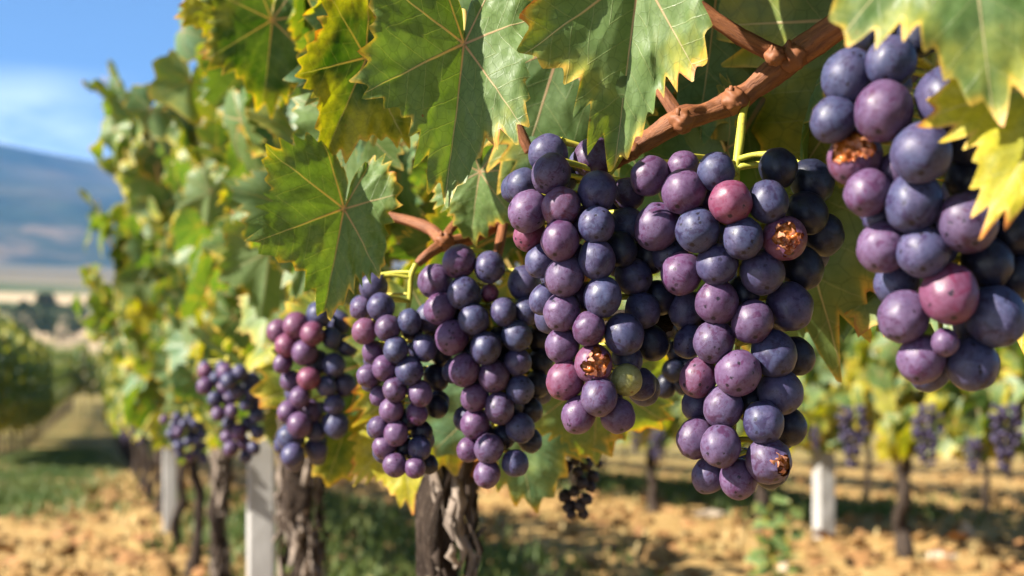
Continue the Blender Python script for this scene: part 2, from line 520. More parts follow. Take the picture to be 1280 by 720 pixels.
def hill_material():
    t = NT('wooded_hills')
    v = t.coord('Object')
    vo = t.voro(t.mapping(v, (0.0022, 0.0016, 0.0022)), 1.0)
    fc = t.n.new('ShaderNodeSeparateColor'); t.l.new(vo.outputs['Color'], fc.inputs[0])
    n1 = t.noise(v, 0.006, 5, 0.6)
    n2 = t.noise(v, 0.03, 4, 0.6)
    c = t.mix(t.rng(n2, 0.35, 0.65), (0.022, 0.036, 0.020), (0.045, 0.060, 0.028))
    open_ = t.rng(t.math('ADD', n1, t.math('MULTIPLY', fc.outputs[0], 0.25)), 0.74, 0.80, 0, 1)
    c = t.mix(t.rng(n1, 0.45, 0.62, 0, 0.55), c, (0.13, 0.105, 0.06))
    c = t.mix(t.math('MULTIPLY', open_, t.rng(n2, 0.40, 0.52)), c, (0.17, 0.125, 0.07))
    return t.done(t.pbr(c, 0.95, 0.05))


M_SOIL = ground_material()
M_HILL = hill_material()


# ------------------------------------------------------------------ terrain
def terrain_z(x, y):
    r = math.hypot(x, y)
    prof = ((0, 0), (26, 0), (60, 1.0), (100, 3.6), (150, 7.9), (250, 18.0), (400, 36.0), (900, 93.0), (1500, 160.0))
    z = 0
    for (r0, z0), (r1, z1) in zip(prof, prof[1:]):
        if r <= r1:
            z = z0 + (z1 - z0) * (r - r0) / (r1 - r0); break
    else:
        z = prof[-1][1]
    az = math.atan2(x, max(y, 0.01))
    z *= 1.0 if az < 0 else max(0.35, 1.0 - az * 0.9)
    if r < 30:
        q = Vector((x, y, 0))
        fade = min(1, max(0, (30 - r) / 12))
        z += fade * (0.045 * mnoise.fractal(q * 2.1, 0.9, 2.0, 4) + 0.030 * abs(mnoise.noise(q * 7.0)) + 0.02 * abs(mnoise.noise(q * 17.0)) - 0.015)
    return z


def polar_sheet(name, mat, r0, r1, nr, na, span, zf):
    mb = MB()
    verts, faces = [], []
    for i in range(nr + 1):
        r = r0 * (r1 / r0) ** (i / nr)
        for k in range(na + 1):
            a = -span + 2 * span * k / na
            x, y = r * math.sin(a), r * math.cos(a)
            verts.append((x, y, zf(x, y)))
    for i in range(nr):
        for k in range(na):
            a = i * (na + 1) + k
            faces.append((a, a + 1, a + na + 2, a + na + 1))
    mb.add(verts, faces)
    o = link(name, mb.mesh(name, mat))
    return tag(o, kind='structure')


polar_sheet('ground', M_SOIL, 0.12, 1500.0, 330, 420, R(100), terrain_z)


def hill_z(x, y):
    r = math.hypot(x, y)
    az = math.degrees(math.atan2(x, max(y, 1)))
    f = min(1.0, max(0.0, (r - 1000) / 1600.0))
    f = f * f * (3 - 2 * f)
    ridge = 0.178 - 0.0020 * max(0, az + 20.5) - 0.0015 * max(0, -az - 22)
    ridge = max(0.105, ridge)
    base = 1500 * 0.102 * (1.0 if az < 0 else max(0.35, 1 - R(az) * 0.9))
    top = 2600 * ridge
    q = Vector((x * 0.0011, y * 0.0011, 0.3))
    n = mnoise.fractal(q, 1.0, 2.0, 5)
    back = max(0, (r - 2600) / 1400.0)
    return -40 + base * min(1, r / 1500.0) + (top - base + 40) * f + n * 75 * min(1, f * 3) * (0.25 if r > 2200 and r < 2900 else 1) - back * 150


polar_sheet('hills', M_HILL, 950.0, 3200.0, 70, 220, R(70), hill_z)


# ------------------------------------------------------------------ leaves
def leaf_geo(L=1.0, nth=96, rings=5, teeth=30, seed=0, wl=1.0, wr=1.0, fold=0.25, droop=0.2, curl=0.05, wave=0.02, hole=None, aut=0.0, rnd=None):
    """One vine leaf, petiole at the origin, tip along +Y, upper face +Z.  Returns verts, faces, uv, leafdata."""
    rg = random.Random(seed)
    lobes = [(0, 1.0, 42), (52, 0.89, 39), (-52, 0.89, 39), (104, 0.76, 38), (-104, 0.76, 38), (147, 0.58, 29), (-147, 0.58, 29)]
    lobes = [(a + rg.uniform(-4, 4), l * rg.uniform(0.93, 1.06), w) for a, l, w in lobes]
    ph = [rg.uniform(0, 6.28) for _ in range(6)]
    rnd = rg.random() if rnd is None else rnd
    prof, tb = [], []
    for k in range(nth):
        th = -180 + 360.0 * k / nth
        fl = 0.66 if abs(th) < 140 else max(0.07, 0.66 * (1 - (abs(th) - 140) / 36.0))
        s = fl ** 7
        for a, l, w in lobes:
            d = abs(th - a)
            if d < w:
                s += (l * (1 - 0.62 * (d / w) ** 1.25)) ** 7
        r = s ** (1 / 7.0)
        tf = 0
        if teeth:
            u = (th / 360.0) * teeth + 0.35 * math.sin(R(th) * 3 + ph[0])
            fr = u - math.floor(u)
            tooth = (1 - abs(fr - 0.5) * 2) ** 1.2
            big = 0.65 + 0.35 * math.sin(R(th) * 7 + ph[1])
            tf = (tooth - 0.45) * 0.20 * big * (0.7 + 0.6 * abs(math.sin(math.floor(u) * 12.9 + ph[5])))
            if abs(th) > 165: tf *= 0.2
        prof.append(r * (1 + tf)); tb.append(r)
    verts, uv, ld, faces = [(0, 0, 0)], [(0, 0)], [(0, rnd, aut, 1)], []
    for i in range(1, rings + 1):
        q = i / rings
        qq = q ** 0.85
        for k in range(nth):
            th = R(-180 + 360.0 * k / nth)
            blend = q ** 3
            rr = qq * (tb[k] * 0.97 * (1 - blend) + prof[k] * blend)
            ux, uy = math.sin(th) * rr, math.cos(th) * rr
            x = ux * (wl if ux > 0 else wr)
            y = uy
            qf = q
            q = min(1.12, rr / max(0.05, tb[k] * 0.97))
            z = fold * abs(x) * 0.9 - droop * (y * y * 0.6 + 0.25 * x * x)
            z += wave * q * q * (math.sin(4 * th + ph[2]) + 0.14 * math.sin(11 * th + ph[3]))
            z -= curl * q ** 4 * (1 + 0.6 * math.sin(3 * th + ph[4]))
            if nth > 100:
                pn = Vector((ux * 5.5 + seed, uy * 5.5, 0))
                z += 0.034 * mnoise.noise(pn) * q + 0.016 * mnoise.noise(pn * 2.3) * q + 0.07 * q * q * mnoise.noise(Vector((ux * 2.0, uy * 2.0, seed)))
            # blade puckers between the main veins
            a = abs(math.degrees(th))
            dv = min(abs(a - v) for v in (0, 52, 105, 150))
            z += 0.03 * min(dv / 26.0, 1) * q
            q = qf
            verts.append((x * L, y * L, z * L)); uv.append((ux, uy)); ld.append((q, rnd, aut, 1))
    for k in range(nth):
        k2 = (k + 1) % nth
        if k == nth - 1: continue          # petiole sinus stays open
        faces.append((0, 1 + k2, 1 + k))
        for i in range(rings - 1):
            a, b = 1 + i * nth, 1 + (i + 1) * nth
            faces.append((a + k, a + k2, b + k2, b + k))
    if hole:
        def keep(f):
            for hx, hy, hr in hole:
                cx = sum(uv[i][0] for i in f) / len(f); cy = sum(uv[i][1] for i in f) / len(f)
                if ((cx - hx) / 0.65) ** 2 + (cy - hy) ** 2 < hr * hr: return False
            return True
        faces = [f for f in faces if keep(f)]
    return verts, faces, uv, ld


def leaf_mesh(**kw):
    mb = MB()
    mb.add(*leaf_geo(**kw))
    return mb.mesh('leaf', M_LEAF, leafdata=True)


def petiole_mesh(L, seed=0, length=0.7):
    rg = random.Random(seed)
    mb = MB()
    dx = rg.uniform(-0.2, 0.2)
    tube(mb, [(0, 0.02 * L, -0.004 * L), (dx * 0.3 * L, -0.18 * L, -0.10 * L), (dx * L, -0.55 * length * L, -0.45 * length * L), (dx * 1.2 * L, -0.75 * length * L, -1.0 * length * L)],
         [0.016 * L, 0.018 * L, 0.020 * L, 0.026 * L], 6, 4)
    return mb.mesh('petiole', M_PETI)


def frame(y, nrm):
    y = y.normalized()
    z = (nrm - y * nrm.dot(y))
    z = z.normalized() if z.length > 1e-5 else y.orthogonal().normalized()
    x = y.cross(z)
    return Matrix((x, y, z)).transposed().to_4x4()


LEAF_VARIANTS = [leaf_mesh(nth=132, rings=6, teeth=33, seed=s, fold=random.uniform(-0.1, 0.6), droop=random.uniform(0.0, 0.45),
                           curl=random.uniform(-0.1, 0.25), wave=random.uniform(0.02, 0.05), rnd=0.0) for s in range(100, 112)]
PETIOLE_VARIANTS = [petiole_mesh(1.0, s) for s in range(3)]

# ------------------------------------------------------------------ the vine rows
DV = Vector((-0.2868, 1, 0)).normalized()       # along a row, away from the camera
NV = Vector((DV.y, -DV.x, 0))                   # across a row, to the right


def axis(Y, c=0.2717):
    return Vector((c - 0.2868 * Y, Y, 0))


def add_leaf_to(mb, m, L, res, rg, aut):
    kw = dict(seed=rg.randrange(10 ** 6), fold=rg.uniform(-0.15, 0.6), droop=rg.uniform(0, 0.5), curl=rg.uniform(-0.1, 0.25), wave=0.05, aut=aut, rnd=rg.random(), L=L)
    if res == 2: v, f, u, d = leaf_geo(nth=64, rings=3, teeth=20, **kw)
    elif res == 1: v, f, u, d = leaf_geo(nth=36, rings=2, teeth=12, **kw)
    else: v, f, u, d = leaf_geo(nth=20, rings=1, teeth=0, **kw)
    mb.add([m @ Vector(p) for p in v], f, u, d)


def leaf_orient(rg, t, spread=0.8):
    """Random hanging leaf, upper face turned outwards (side by sign of t) and up."""
    side = -1.0 if t < 0.06 or rg.random() < 0.25 else 1.0
    n = NV * side * 0.75 + Vector((0, 0, 0.55)) + Vector((rg.gauss(0, spread), rg.gauss(0, spread), rg.gauss(0, spread)))
    y = Vector((rg.gauss(0, 0.55), rg.gauss(0, 0.55), -1.0 + rg.gauss(0, 0.35)))
    return frame(y, n)


def autumn(rg, z):
    low = max(0, 0.75 - z)
    a = rg.random() ** 3.0 * 0.34 + low * rg.uniform(-0.1, 0.62)
    if rg.random() < 0.09: a += 0.4
    return max(0, min(0.95, a))


def trunk_mesh(h, r, seed, detail=16, arms=True):
    rg = random.Random(seed)
    mb = MB()
    pts, rad = [], []
    n = 8
    for i in range(n + 1):
        q = i / n
        pts.append(Vector((rg.gauss(0, 0.010), rg.gauss(0, 0.010), -0.06 + (h + 0.06) * q)))
        rad.append(r * (1.35 - 0.5 * min(1, q * 3) + 0.25 * max(0, q - 0.75) * 4 * 0.5))
    tube(mb, pts, rad, detail, 6, rough=0.42, fluting=0.10, seed=seed)
    if arms:
        for s in (-1, 1):
            e = [pts[-1] - Vector((0, 0, 0.03)), pts[-1] + DV * s * 0.07 + Vector((0, 0, 0.05)), pts[-1] + DV * s * 0.22 + Vector((0, 0, 0.08)), pts[-1] + DV * s * 0.42 + Vector((0, 0, 0.07))]
            tube(mb, e, [r * 0.8, r * 0.62, r * 0.5, r * 0.35], max(6, detail // 2), 5, rough=0.3, seed=seed + s)
    if detail >= 16:                                  # loose strips of bark
        for _ in range(190):
            a = rg.uniform(0, 2 * PI); z0 = rg.uniform(0.0, h - 0.03); ln = rg.uniform(0.02, 0.075)
            rr = r * rg.uniform(1.0, 1.18)
            w = rg.uniform(0.0015, 0.0052)
            mi = 1 if rg.random() < 0.6 else 0
            ta = Vector((-math.sin(a), math.cos(a), 0)); ra = Vector((math.cos(a), math.sin(a), 0))
            vs = []
            for k in range(5):
                q = k / 4
                c = ra * (rr + 0.012 * (q if rg.random() < 0.6 else 1 - q) * rg.random()) + Vector((0, 0, z0 + ln * q)) + ta * rg.gauss(0, 0.002)
                ww = w * (0.4 + math.sin(PI * q))
                vs += [c - ta * ww, c + ta * ww, c - ra * 0.004 + ta * ww * 0.5]
            fs = []
            for k in range(4):
                b = k * 3
                fs += [(b, b + 1, b + 4, b + 3), (b + 1, b + 2, b + 5, b + 4), (b + 2, b, b + 3, b + 5)]
            mb.add(vs, fs, mat=mi)
    return mb.mesh('trunk', [M_BARK, M_FLAKE])


def foliage_mesh(seed, n, res, length, zlo=0.44, zhi=1.10, half=0.14, shoots=5, size=(0.052, 0.078), ripe=0.0):
    """Leaf mass of one vine in its own space: origin at the trunk's foot."""
    rg = random.Random(seed)
    mb = MB()
    for _ in range(n):
        s = rg.uniform(-length / 2, length / 2)
        t = half * (rg.random() ** 0.6) * rg.choice((-1, 1, -1))
        z = rg.uniform(zlo, zhi) + 0.05 * math.sin(s * 9 + seed)
        if abs(z - zhi) < 0.12: t *= 0.8
        p = DV * s + NV * t + Vector((0, 0, z))
        m = Matrix.Translation(p) @ leaf_orient(rg, t)
        add_leaf_to(mb, m, rg.uniform(*size), res, rg, autumn(rg, z) + ripe * rg.random())
    for _ in range(shoots):
        s = rg.uniform(-length / 2, length / 2); t = rg.uniform(-half, half) * 0.8
        top = rg.uniform(0.06, 0.26)
        for k in range(7):
            q = k / 6
            p = DV * (s + rg.gauss(0, 0.03)) + NV * (t + rg.gauss(0, 0.03)) + Vector((0, 0, zhi - 0.03 + top * q))
            m = Matrix.Translation(p) @ leaf_orient(rg, t)
            add_leaf_to(mb, m, rg.uniform(0.035, 0.055) * (1.1 - 0.45 * q), res, rg, rg.random() * 0.25)
    return mb.mesh('foliage', M_LEAF, leafdata=True)


def vine_root(loc, label, group='grapevines planted along the rows'):
    return tag(empty('grapevine', loc), label, 'grapevine', group)


def plain_vine(loc, label, tm, fm, group, sc=1.0, stuff=True):
    r = vine_root(loc, label, group)
    a = bpy.data.objects.new('trunk', tm); COL.objects.link(a); a.parent = r
    b = bpy.data.objects.new('foliage', fm); COL.objects.link(b); b.parent = r
    b.color = (0, 0, 0, 1)
    b['kind'] = 'stuff'
    r.scale = (1, 1, sc)
    return r


# protected parts of the near row: nothing may hang in front of the bunches and the large leaves
GUARD = [(625, 845, 165, 560, 0.80), (785, 1070, 180, 640, 0.80), (1010, 1330, -20, 500, 0.66), (430, 700, 300, 620, 0.98),
         (325, 450, 375, 590, 1.28), (440, 870, -30, 250, 0.74), (300, 475, 175, 405, 0.92), (760, 1120, -20, 230, 0.78),
         (245, 325, 450, 590, 1.9), (198, 262, 510, 590, 2.6), (510, 620, 600, 740, 1.3), (345, 405, 590, 740, 2.2), (300, 350, 585, 740, 2.7), (680, 775, 545, 660, 1.25)]


def blocked(p, L, extra=0.0):
    px, py = proj(p)
    rad = L * F / p.y * 0.75
    for x0, x1, y0, y1, zm in GUARD:
        if p.y < zm + extra and x0 - rad < px < x1 + rad and y0 - rad < py < y1 + rad:
            return True
    return False


def place_leaf(parent, m, L, variant, aut, label=None, petiole=True, rg=random):
    o = link('leaf', LEAF_VARIANTS[variant % len(LEAF_VARIANTS)], parent, m @ Matrix.Scale(L, 4))
    o.color = (aut, 0, 0, 1)
    if label: o['label'] = label
    if petiole:
        q = bpy.data.objects.new('petiole', PETIOLE_VARIANTS[variant % 3]); COL.objects.link(q); q.parent = o
    return o


def hero_leaf(parent, base, tip, Zb, Zt, roll, label, aut=0.2, seed=1, petiole=True, petlen=0.7, **kw):
    """A single leaf from its petiole point to its tip; roll turns it about the midrib."""
    b, e = P(base[0], base[1], Zb), P(tip[0], tip[1], Zt)
    y = e - b
    L = y.length
    n = (Vector((0, 0, H)) - b).normalized()
    n = n - y.normalized() * n.dot(y.normalized())
    n = Matrix.Rotation(R(roll), 3, y.normalized()) @ n
    m = Matrix.Translation(b) @ frame(y, n)
    k = dict(nth=336, rings=16, teeth=38, seed=seed, L=L)
    k.update(kw)
    me = leaf_mesh(aut=0.0, rnd=kw.pop('rnd', None), **{a: v for a, v in k.items() if a != 'rnd'})
    o = link('leaf', me, parent, m)
    o.color = (aut, 0, 0, 1)
    o['label'] = label
    if petiole:
        q = bpy.data.objects.new('petiole', petiole_mesh(L, seed, petlen)); COL.objects.link(q); q.parent = o
    return o


# ---- first vine of the near row (trunk just outside the frame): cane with the large bunches
AZ0 = axis(0.22) + NV * 0.20
VA = vine_root(AZ0, 'grapevine whose thick brown cane crosses above the two large sharp bunches', 'grapevines in the near row')
link('trunk', trunk_mesh(0.46, 0.022, 21, 16, False), VA, Matrix.Translation(AZ0))


def cane(parent, pix, sides=30, label=None, name='cane', nodes=(), mat=None, sub=8):
    mb = MB()
    pts = [P(x, y, Z) for x, y, Z, w in pix]
    rad = [w * Z / F / 2 * 1.12 for x, y, Z, w in pix]
    tube(mb, pts, rad, sides, sub, rough=0.13, seed=len(pix), groove=0.16)
    for (x, y, Z, w) in nodes:                        # swollen nodes with a bud
        c = P(x, y, Z); r = w * Z / F / 2 * 0.98
        vs, fs = blob(r, 26, 18, seed=int(x), amp=0.30)
        mb.add([c + v for v in vs], fs)
        vs, fs = blob(r * 0.30, 10, 8, seed=int(y), amp=0.3, sq=(0.8, 0.8, 1.4))   # bud
        mb.add([c + v + Vector((-0.35, -0.60, 0.62)) * r for v in vs], fs)
    o = link(name, mb.mesh(name, mat or M_CANE), parent)
    if label: o['label'] = label
    return o


def blob(r, seg=12, ring=8, seed=0, amp=0.18, sq=(1, 1, 1)):
    vs, fs = [], []
    for i in range(ring + 1):
        th = PI * i / ring
        for k in range(seg):
            a = 2 * PI * k / seg
            d = Vector((math.sin(th) * math.cos(a), math.sin(th) * math.sin(a), math.cos(th)))
            rr = r * (1 + amp * mnoise.noise(d * 2.1 + Vector((seed * 1.7, 0, 0))))
            vs.append(Vector((d.x * sq[0], d.y * sq[1], d.z * sq[2])) * rr)
    for i in range(ring):
        for k in range(seg):
            k2 = (k + 1) % seg
            fs.append((i * seg + k, (i + 1) * seg + k, (i + 1) * seg + k2, i * seg + k2))
    return vs, fs


cane(VA, [(1480, -330, 0.56, 34), (1330, -190, 0.60, 34), (1190, -70, 0.64, 32), (1100, 0, 0.68, 30), (1040, 38, 0.70, 30), (990, 72, 0.71, 32), (940, 112, 0.715, 25),
          (915, 128, 0.715, 28), (880, 142, 0.715, 23), (852, 150, 0.71, 27), (815, 172, 0.71, 21), (785, 190, 0.71, 20), (762, 206, 0.715, 15)],
     nodes=[(990, 72, 0.705, 37), (918, 126, 0.71, 33), (852, 152, 0.705, 31), (788, 188, 0.705, 25)],
     label='thick reddish brown cane with swollen nodes')
cane(VA, [(800, -60, 0.70, 12), (865, 2, 0.70, 15), (920, 42, 0.70, 17), (962, 64, 0.70, 18), (988, 74, 0.71, 20)], nodes=[(968, 70, 0.695, 24)], label='thin side shoot joining the thick cane')
cane(VA, [(800, 80, 0.73, 12), (825, 112, 0.72, 14), (852, 152, 0.715, 17)])
cane(VA, [(630, 120, 0.80, 12), (648, 160, 0.80, 12), (662, 190, 0.80, 11)])
link_up = MB()
tube(link_up, [AZ0 + Vector((0, 0, 0.44)), AZ0 + Vector((0.02, 0.02, 0.58)), P(1600, -420, 0.50), P(1480, -330, 0.56)], [0.016, 0.010, 0.008, 0.0055], 10, 5, rough=0.15)
link('cane', link_up.mesh('cane', M_CANE), VA)

# large leaves read from the photograph
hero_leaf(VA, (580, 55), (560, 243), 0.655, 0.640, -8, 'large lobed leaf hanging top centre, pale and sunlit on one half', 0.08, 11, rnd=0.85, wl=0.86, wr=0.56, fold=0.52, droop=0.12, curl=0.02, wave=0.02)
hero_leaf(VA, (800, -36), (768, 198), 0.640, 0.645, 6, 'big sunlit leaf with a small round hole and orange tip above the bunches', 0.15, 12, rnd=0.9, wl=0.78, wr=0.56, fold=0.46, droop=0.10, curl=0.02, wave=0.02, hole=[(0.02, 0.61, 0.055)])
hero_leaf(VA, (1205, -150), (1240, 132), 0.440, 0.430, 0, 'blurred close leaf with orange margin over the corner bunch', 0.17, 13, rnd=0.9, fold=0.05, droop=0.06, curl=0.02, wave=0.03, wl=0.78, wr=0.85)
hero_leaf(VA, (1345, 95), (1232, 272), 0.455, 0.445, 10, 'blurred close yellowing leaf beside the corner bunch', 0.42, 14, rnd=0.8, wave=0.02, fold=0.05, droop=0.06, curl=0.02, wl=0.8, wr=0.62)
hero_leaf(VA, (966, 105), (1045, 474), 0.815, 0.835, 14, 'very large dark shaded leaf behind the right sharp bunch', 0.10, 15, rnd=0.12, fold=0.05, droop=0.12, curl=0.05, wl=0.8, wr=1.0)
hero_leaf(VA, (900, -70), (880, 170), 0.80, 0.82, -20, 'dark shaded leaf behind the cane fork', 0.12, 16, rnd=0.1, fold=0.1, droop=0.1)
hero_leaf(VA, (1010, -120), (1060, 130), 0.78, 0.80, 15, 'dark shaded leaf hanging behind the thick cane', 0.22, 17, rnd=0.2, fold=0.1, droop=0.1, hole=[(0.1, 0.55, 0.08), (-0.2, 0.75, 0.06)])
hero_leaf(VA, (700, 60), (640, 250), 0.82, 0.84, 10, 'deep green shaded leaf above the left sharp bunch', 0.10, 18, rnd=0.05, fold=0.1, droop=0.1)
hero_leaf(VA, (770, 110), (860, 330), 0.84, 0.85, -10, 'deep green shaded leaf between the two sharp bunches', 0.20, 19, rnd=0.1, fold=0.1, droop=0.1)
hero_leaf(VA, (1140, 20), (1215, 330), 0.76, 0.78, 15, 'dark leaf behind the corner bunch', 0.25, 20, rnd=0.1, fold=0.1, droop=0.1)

# ---- second vine: trunk in the middle of the frame
TB = axis(1.11)
VB = vine_root(TB, 'grapevine with the flaking dark trunk standing below the middle bunches', 'grapevines in the near row')
link('trunk', trunk_mesh(0.43, 0.0152, 5, 32), VB, Matrix.Translation(TB))
cane(VB, [(430, 268, 0.93, 8), (470, 268, 0.92, 9), (510, 276, 0.91, 11), (540, 288, 0.90, 13), (556, 302, 0.89, 16), (585, 298, 0.90, 15), (640, 270, 0.92, 14), (700, 230, 0.95, 14)],
     nodes=[(556, 302, 0.885, 24)], label='thin orange shoot above the middle bunches')
cane(VB, [(585, 262, 0.93, 9), (562, 288, 0.90, 10), (556, 302, 0.89, 13), (535, 318, 0.88, 11), (522, 330, 0.88, 9)])
cane(VB, [(632, 262, 0.93, 11), (626, 295, 0.90, 11), (620, 325, 0.88, 10)])
cane(VB, [(700, 230, 0.95, 14), (740, 250, 1.0, 15), (700, 420, 1.06, 20), (590, 590, 1.10, 26)])
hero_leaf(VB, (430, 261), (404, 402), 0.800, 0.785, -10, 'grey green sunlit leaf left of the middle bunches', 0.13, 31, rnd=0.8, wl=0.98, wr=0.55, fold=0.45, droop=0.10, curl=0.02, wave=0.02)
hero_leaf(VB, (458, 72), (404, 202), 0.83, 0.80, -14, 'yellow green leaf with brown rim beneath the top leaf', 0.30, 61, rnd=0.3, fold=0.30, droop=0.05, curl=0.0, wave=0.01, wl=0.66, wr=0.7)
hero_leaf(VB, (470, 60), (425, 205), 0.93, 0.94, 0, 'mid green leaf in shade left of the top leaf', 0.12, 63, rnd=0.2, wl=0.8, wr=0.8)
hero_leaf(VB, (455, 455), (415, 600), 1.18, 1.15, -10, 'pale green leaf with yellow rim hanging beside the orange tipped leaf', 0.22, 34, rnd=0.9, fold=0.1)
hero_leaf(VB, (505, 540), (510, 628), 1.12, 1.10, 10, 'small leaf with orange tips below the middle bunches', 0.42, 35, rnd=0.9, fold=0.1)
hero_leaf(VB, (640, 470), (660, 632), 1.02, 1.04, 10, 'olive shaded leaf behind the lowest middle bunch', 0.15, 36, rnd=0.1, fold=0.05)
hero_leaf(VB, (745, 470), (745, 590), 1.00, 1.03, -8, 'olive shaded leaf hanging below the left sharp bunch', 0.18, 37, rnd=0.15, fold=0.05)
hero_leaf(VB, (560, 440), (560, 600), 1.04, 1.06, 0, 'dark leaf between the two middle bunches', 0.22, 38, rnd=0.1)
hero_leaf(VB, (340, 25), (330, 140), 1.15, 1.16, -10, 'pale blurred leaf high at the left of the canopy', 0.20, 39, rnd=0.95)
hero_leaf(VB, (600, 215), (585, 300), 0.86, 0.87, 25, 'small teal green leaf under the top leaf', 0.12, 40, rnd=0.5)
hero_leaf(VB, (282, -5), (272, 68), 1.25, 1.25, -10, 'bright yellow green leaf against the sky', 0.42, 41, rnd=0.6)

# ---- third vine
TC_ = axis(1.97)
VC = vine_root(TC_, 'grapevine with rough trunk behind the pale post, blurred red bunch in front', 'grapevines in the near row')
link('trunk', trunk_mesh(0.45, 0.026, 9, 20), VC, Matrix.Translation(TC_))
TD = axis(3.33)
VD = vine_root(TD, 'blurred grapevine behind the first pale post, left one of two thin trunks', 'grapevines in the near row')
link('trunk', trunk_mesh(0.45, 0.0165, 12, 16), VD, Matrix.Translation(TD))


def fill_vine(root, Y0, Y1, n, nsep, seed, tlo, thi, zfun, size):
    rg = random.Random(seed)
    cand, tries = [], 0
    while len(cand) < n and tries < n * 40:
        tries += 1
        Y = rg.uniform(Y0, Y1)
        t = rg.uniform(tlo, thi)
        a = axis(Y) + NV * t
        zlo, zhi = zfun(a.y, t)
        z = rg.uniform(zlo, zhi)
        p = Vector((a.x, a.y, z))
        L = rg.uniform(*size)
        if p.y < 0.45: continue
        if blocked(p + Vector((0, 0, -L * 0.4)), L): continue
        px, py = proj(p)
        if px > 690 and py > 360 and p.y < 1.6: continue        # open view to the next row
        if px > 1400 or py < -420: continue
        cand.append((t, p, L, leaf_orient(rg, t), autumn(rg, z)))
    cand.sort(key=lambda c: c[0])
    seen = [c for c in cand if -60 < proj(c[1])[0] < 1340 and -60 < proj(c[1])[1] < 760]
    sep = seen[:nsep]
    ids = {id(c) for c in sep}
    mb = MB()
    for i, c in enumerate(sep):
        place_leaf(root, Matrix.Translation(c[1]) @ c[3], c[2], rg.randrange(12), c[4], petiole=c[1].y < 1.7)
    for c in cand:
        if id(c) in ids: continue
        add_leaf_to(mb, Matrix.Translation(c[1]) @ c[3], c[2], 2, rg, c[4])
    if mb.v:
        o = link('foliage', mb.mesh('foliage', M_LEAF, leafdata=True), root)
        o.color = (0, 0, 0, 1)
        o['kind'] = 'stuff'


def z_near(Y, t):
    return (0.55 if Y < 1.0 else 0.43), 1.12


fill_vine(VA, 0.55, 0.86, 120, 84, 41, 0.09, 0.30, z_near, (0.06, 0.085))
rgo = random.Random(91)
mbo = MB()
for _ in range(150):                                    # unseen leaves of the first vine, added over the frame to shade it
    Yo = rgo.uniform(0.42, 0.95)
    to = rgo.uniform(-0.08, 0.16)
    po = axis(Yo) + NV * to
    po = Vector((po.x, po.y, max(0.70, H + 610 * po.y / F + 0.06) + rgo.uniform(0, 0.36)))
    add_leaf_to(mbo, Matrix.Translation(po) @ leaf_orient(rgo, to), rgo.uniform(0.055, 0.08), 2, rgo, autumn(rgo, po.z))
oo = link('foliage', mbo.mesh('foliage', M_LEAF, leafdata=True), VA)
oo.color = (0, 0, 0, 1); oo['kind'] = 'stuff'
fill_vine(VB, 0.80, 1.56, 205, 82, 42, -0.11, 0.24, z_near, (0.055, 0.080))
fill_vine(VC, 1.52, 2.66, 215, 98, 43, -0.12, 0.20, lambda Y, t: (0.43, 0.92), (0.052, 0.080))
fill_vine(VD, 2.62, 3.78, 225, 98, 44, -0.12, 0.20, lambda Y, t: (0.43, 1.06), (0.052, 0.080))

# ---- the rest of the rows: shared trunks and leaf masses
T_MID = [trunk_mesh(0.47, 0.0175, s, 12) for s in (31, 32, 33)]
T_WIDE = [trunk_mesh(0.47, 0.026, s, 12) for s in (34, 35, 36)]
F_MID = [foliage_mesh(s, 270, 1, 1.1, half=0.18, shoots=8) for s in (61, 62, 63, 64)]
F_WIDE = [foliage_mesh(s, 640, 1, 1.2, zlo=0.42, zhi=1.25, half=0.24, size=(0.06, 0.09), ripe=0.13) for s in (81, 82, 83)]
F_FAR = [foliage_mesh(s, 280, 0, 1.15, half=0.22, size=(0.06, 0.09)) for s in (71, 72, 73)]
ORD = ['right one of two thin trunks', 'third thin trunk', 'fourth thin trunk']
near_Y = [4.2, 5.1, 6.05, 7.0]
near_lab = ['blurred grapevine left of the first pale post, right one of its two thin trunks',
            'blurred grapevine with thin trunk just right of the far pale post',
            'blurred grapevine just left of the far pale post in the near row',
            'blurred grapevine two places left of the far pale post in the near row']
VD['label'] = 'blurred grapevine left of the first pale post, nearest of its two thin trunks'
VC['label'] = 'grapevine with rough dark trunk just right of the first pale post'
near_lab[0] = 'blurred grapevine left of the first pale post, farther of its two thin trunks'
i = 0
Y = 4.2
while Y < 42:
    lab = near_lab[i] if i < len(near_lab) else 'far blurred grapevine in the receding tail of the near row'
    grp = 'grapevines in the near row' if i < len(near_lab) else 'far grapevines of the near row'
    a = axis(Y); a.z = terrain_z(a.x, a.y) if Y > 24 else 0
    plain_vine(a, lab, T_MID[i % 3], (F_MID[i % 4] if Y < 11 else F_FAR[i % 3]), grp, (1.12, 1.25, 1.2, 1.1)[i % 4])
    i += 1
    Y += 0.92 if Y < 8 else 1.0
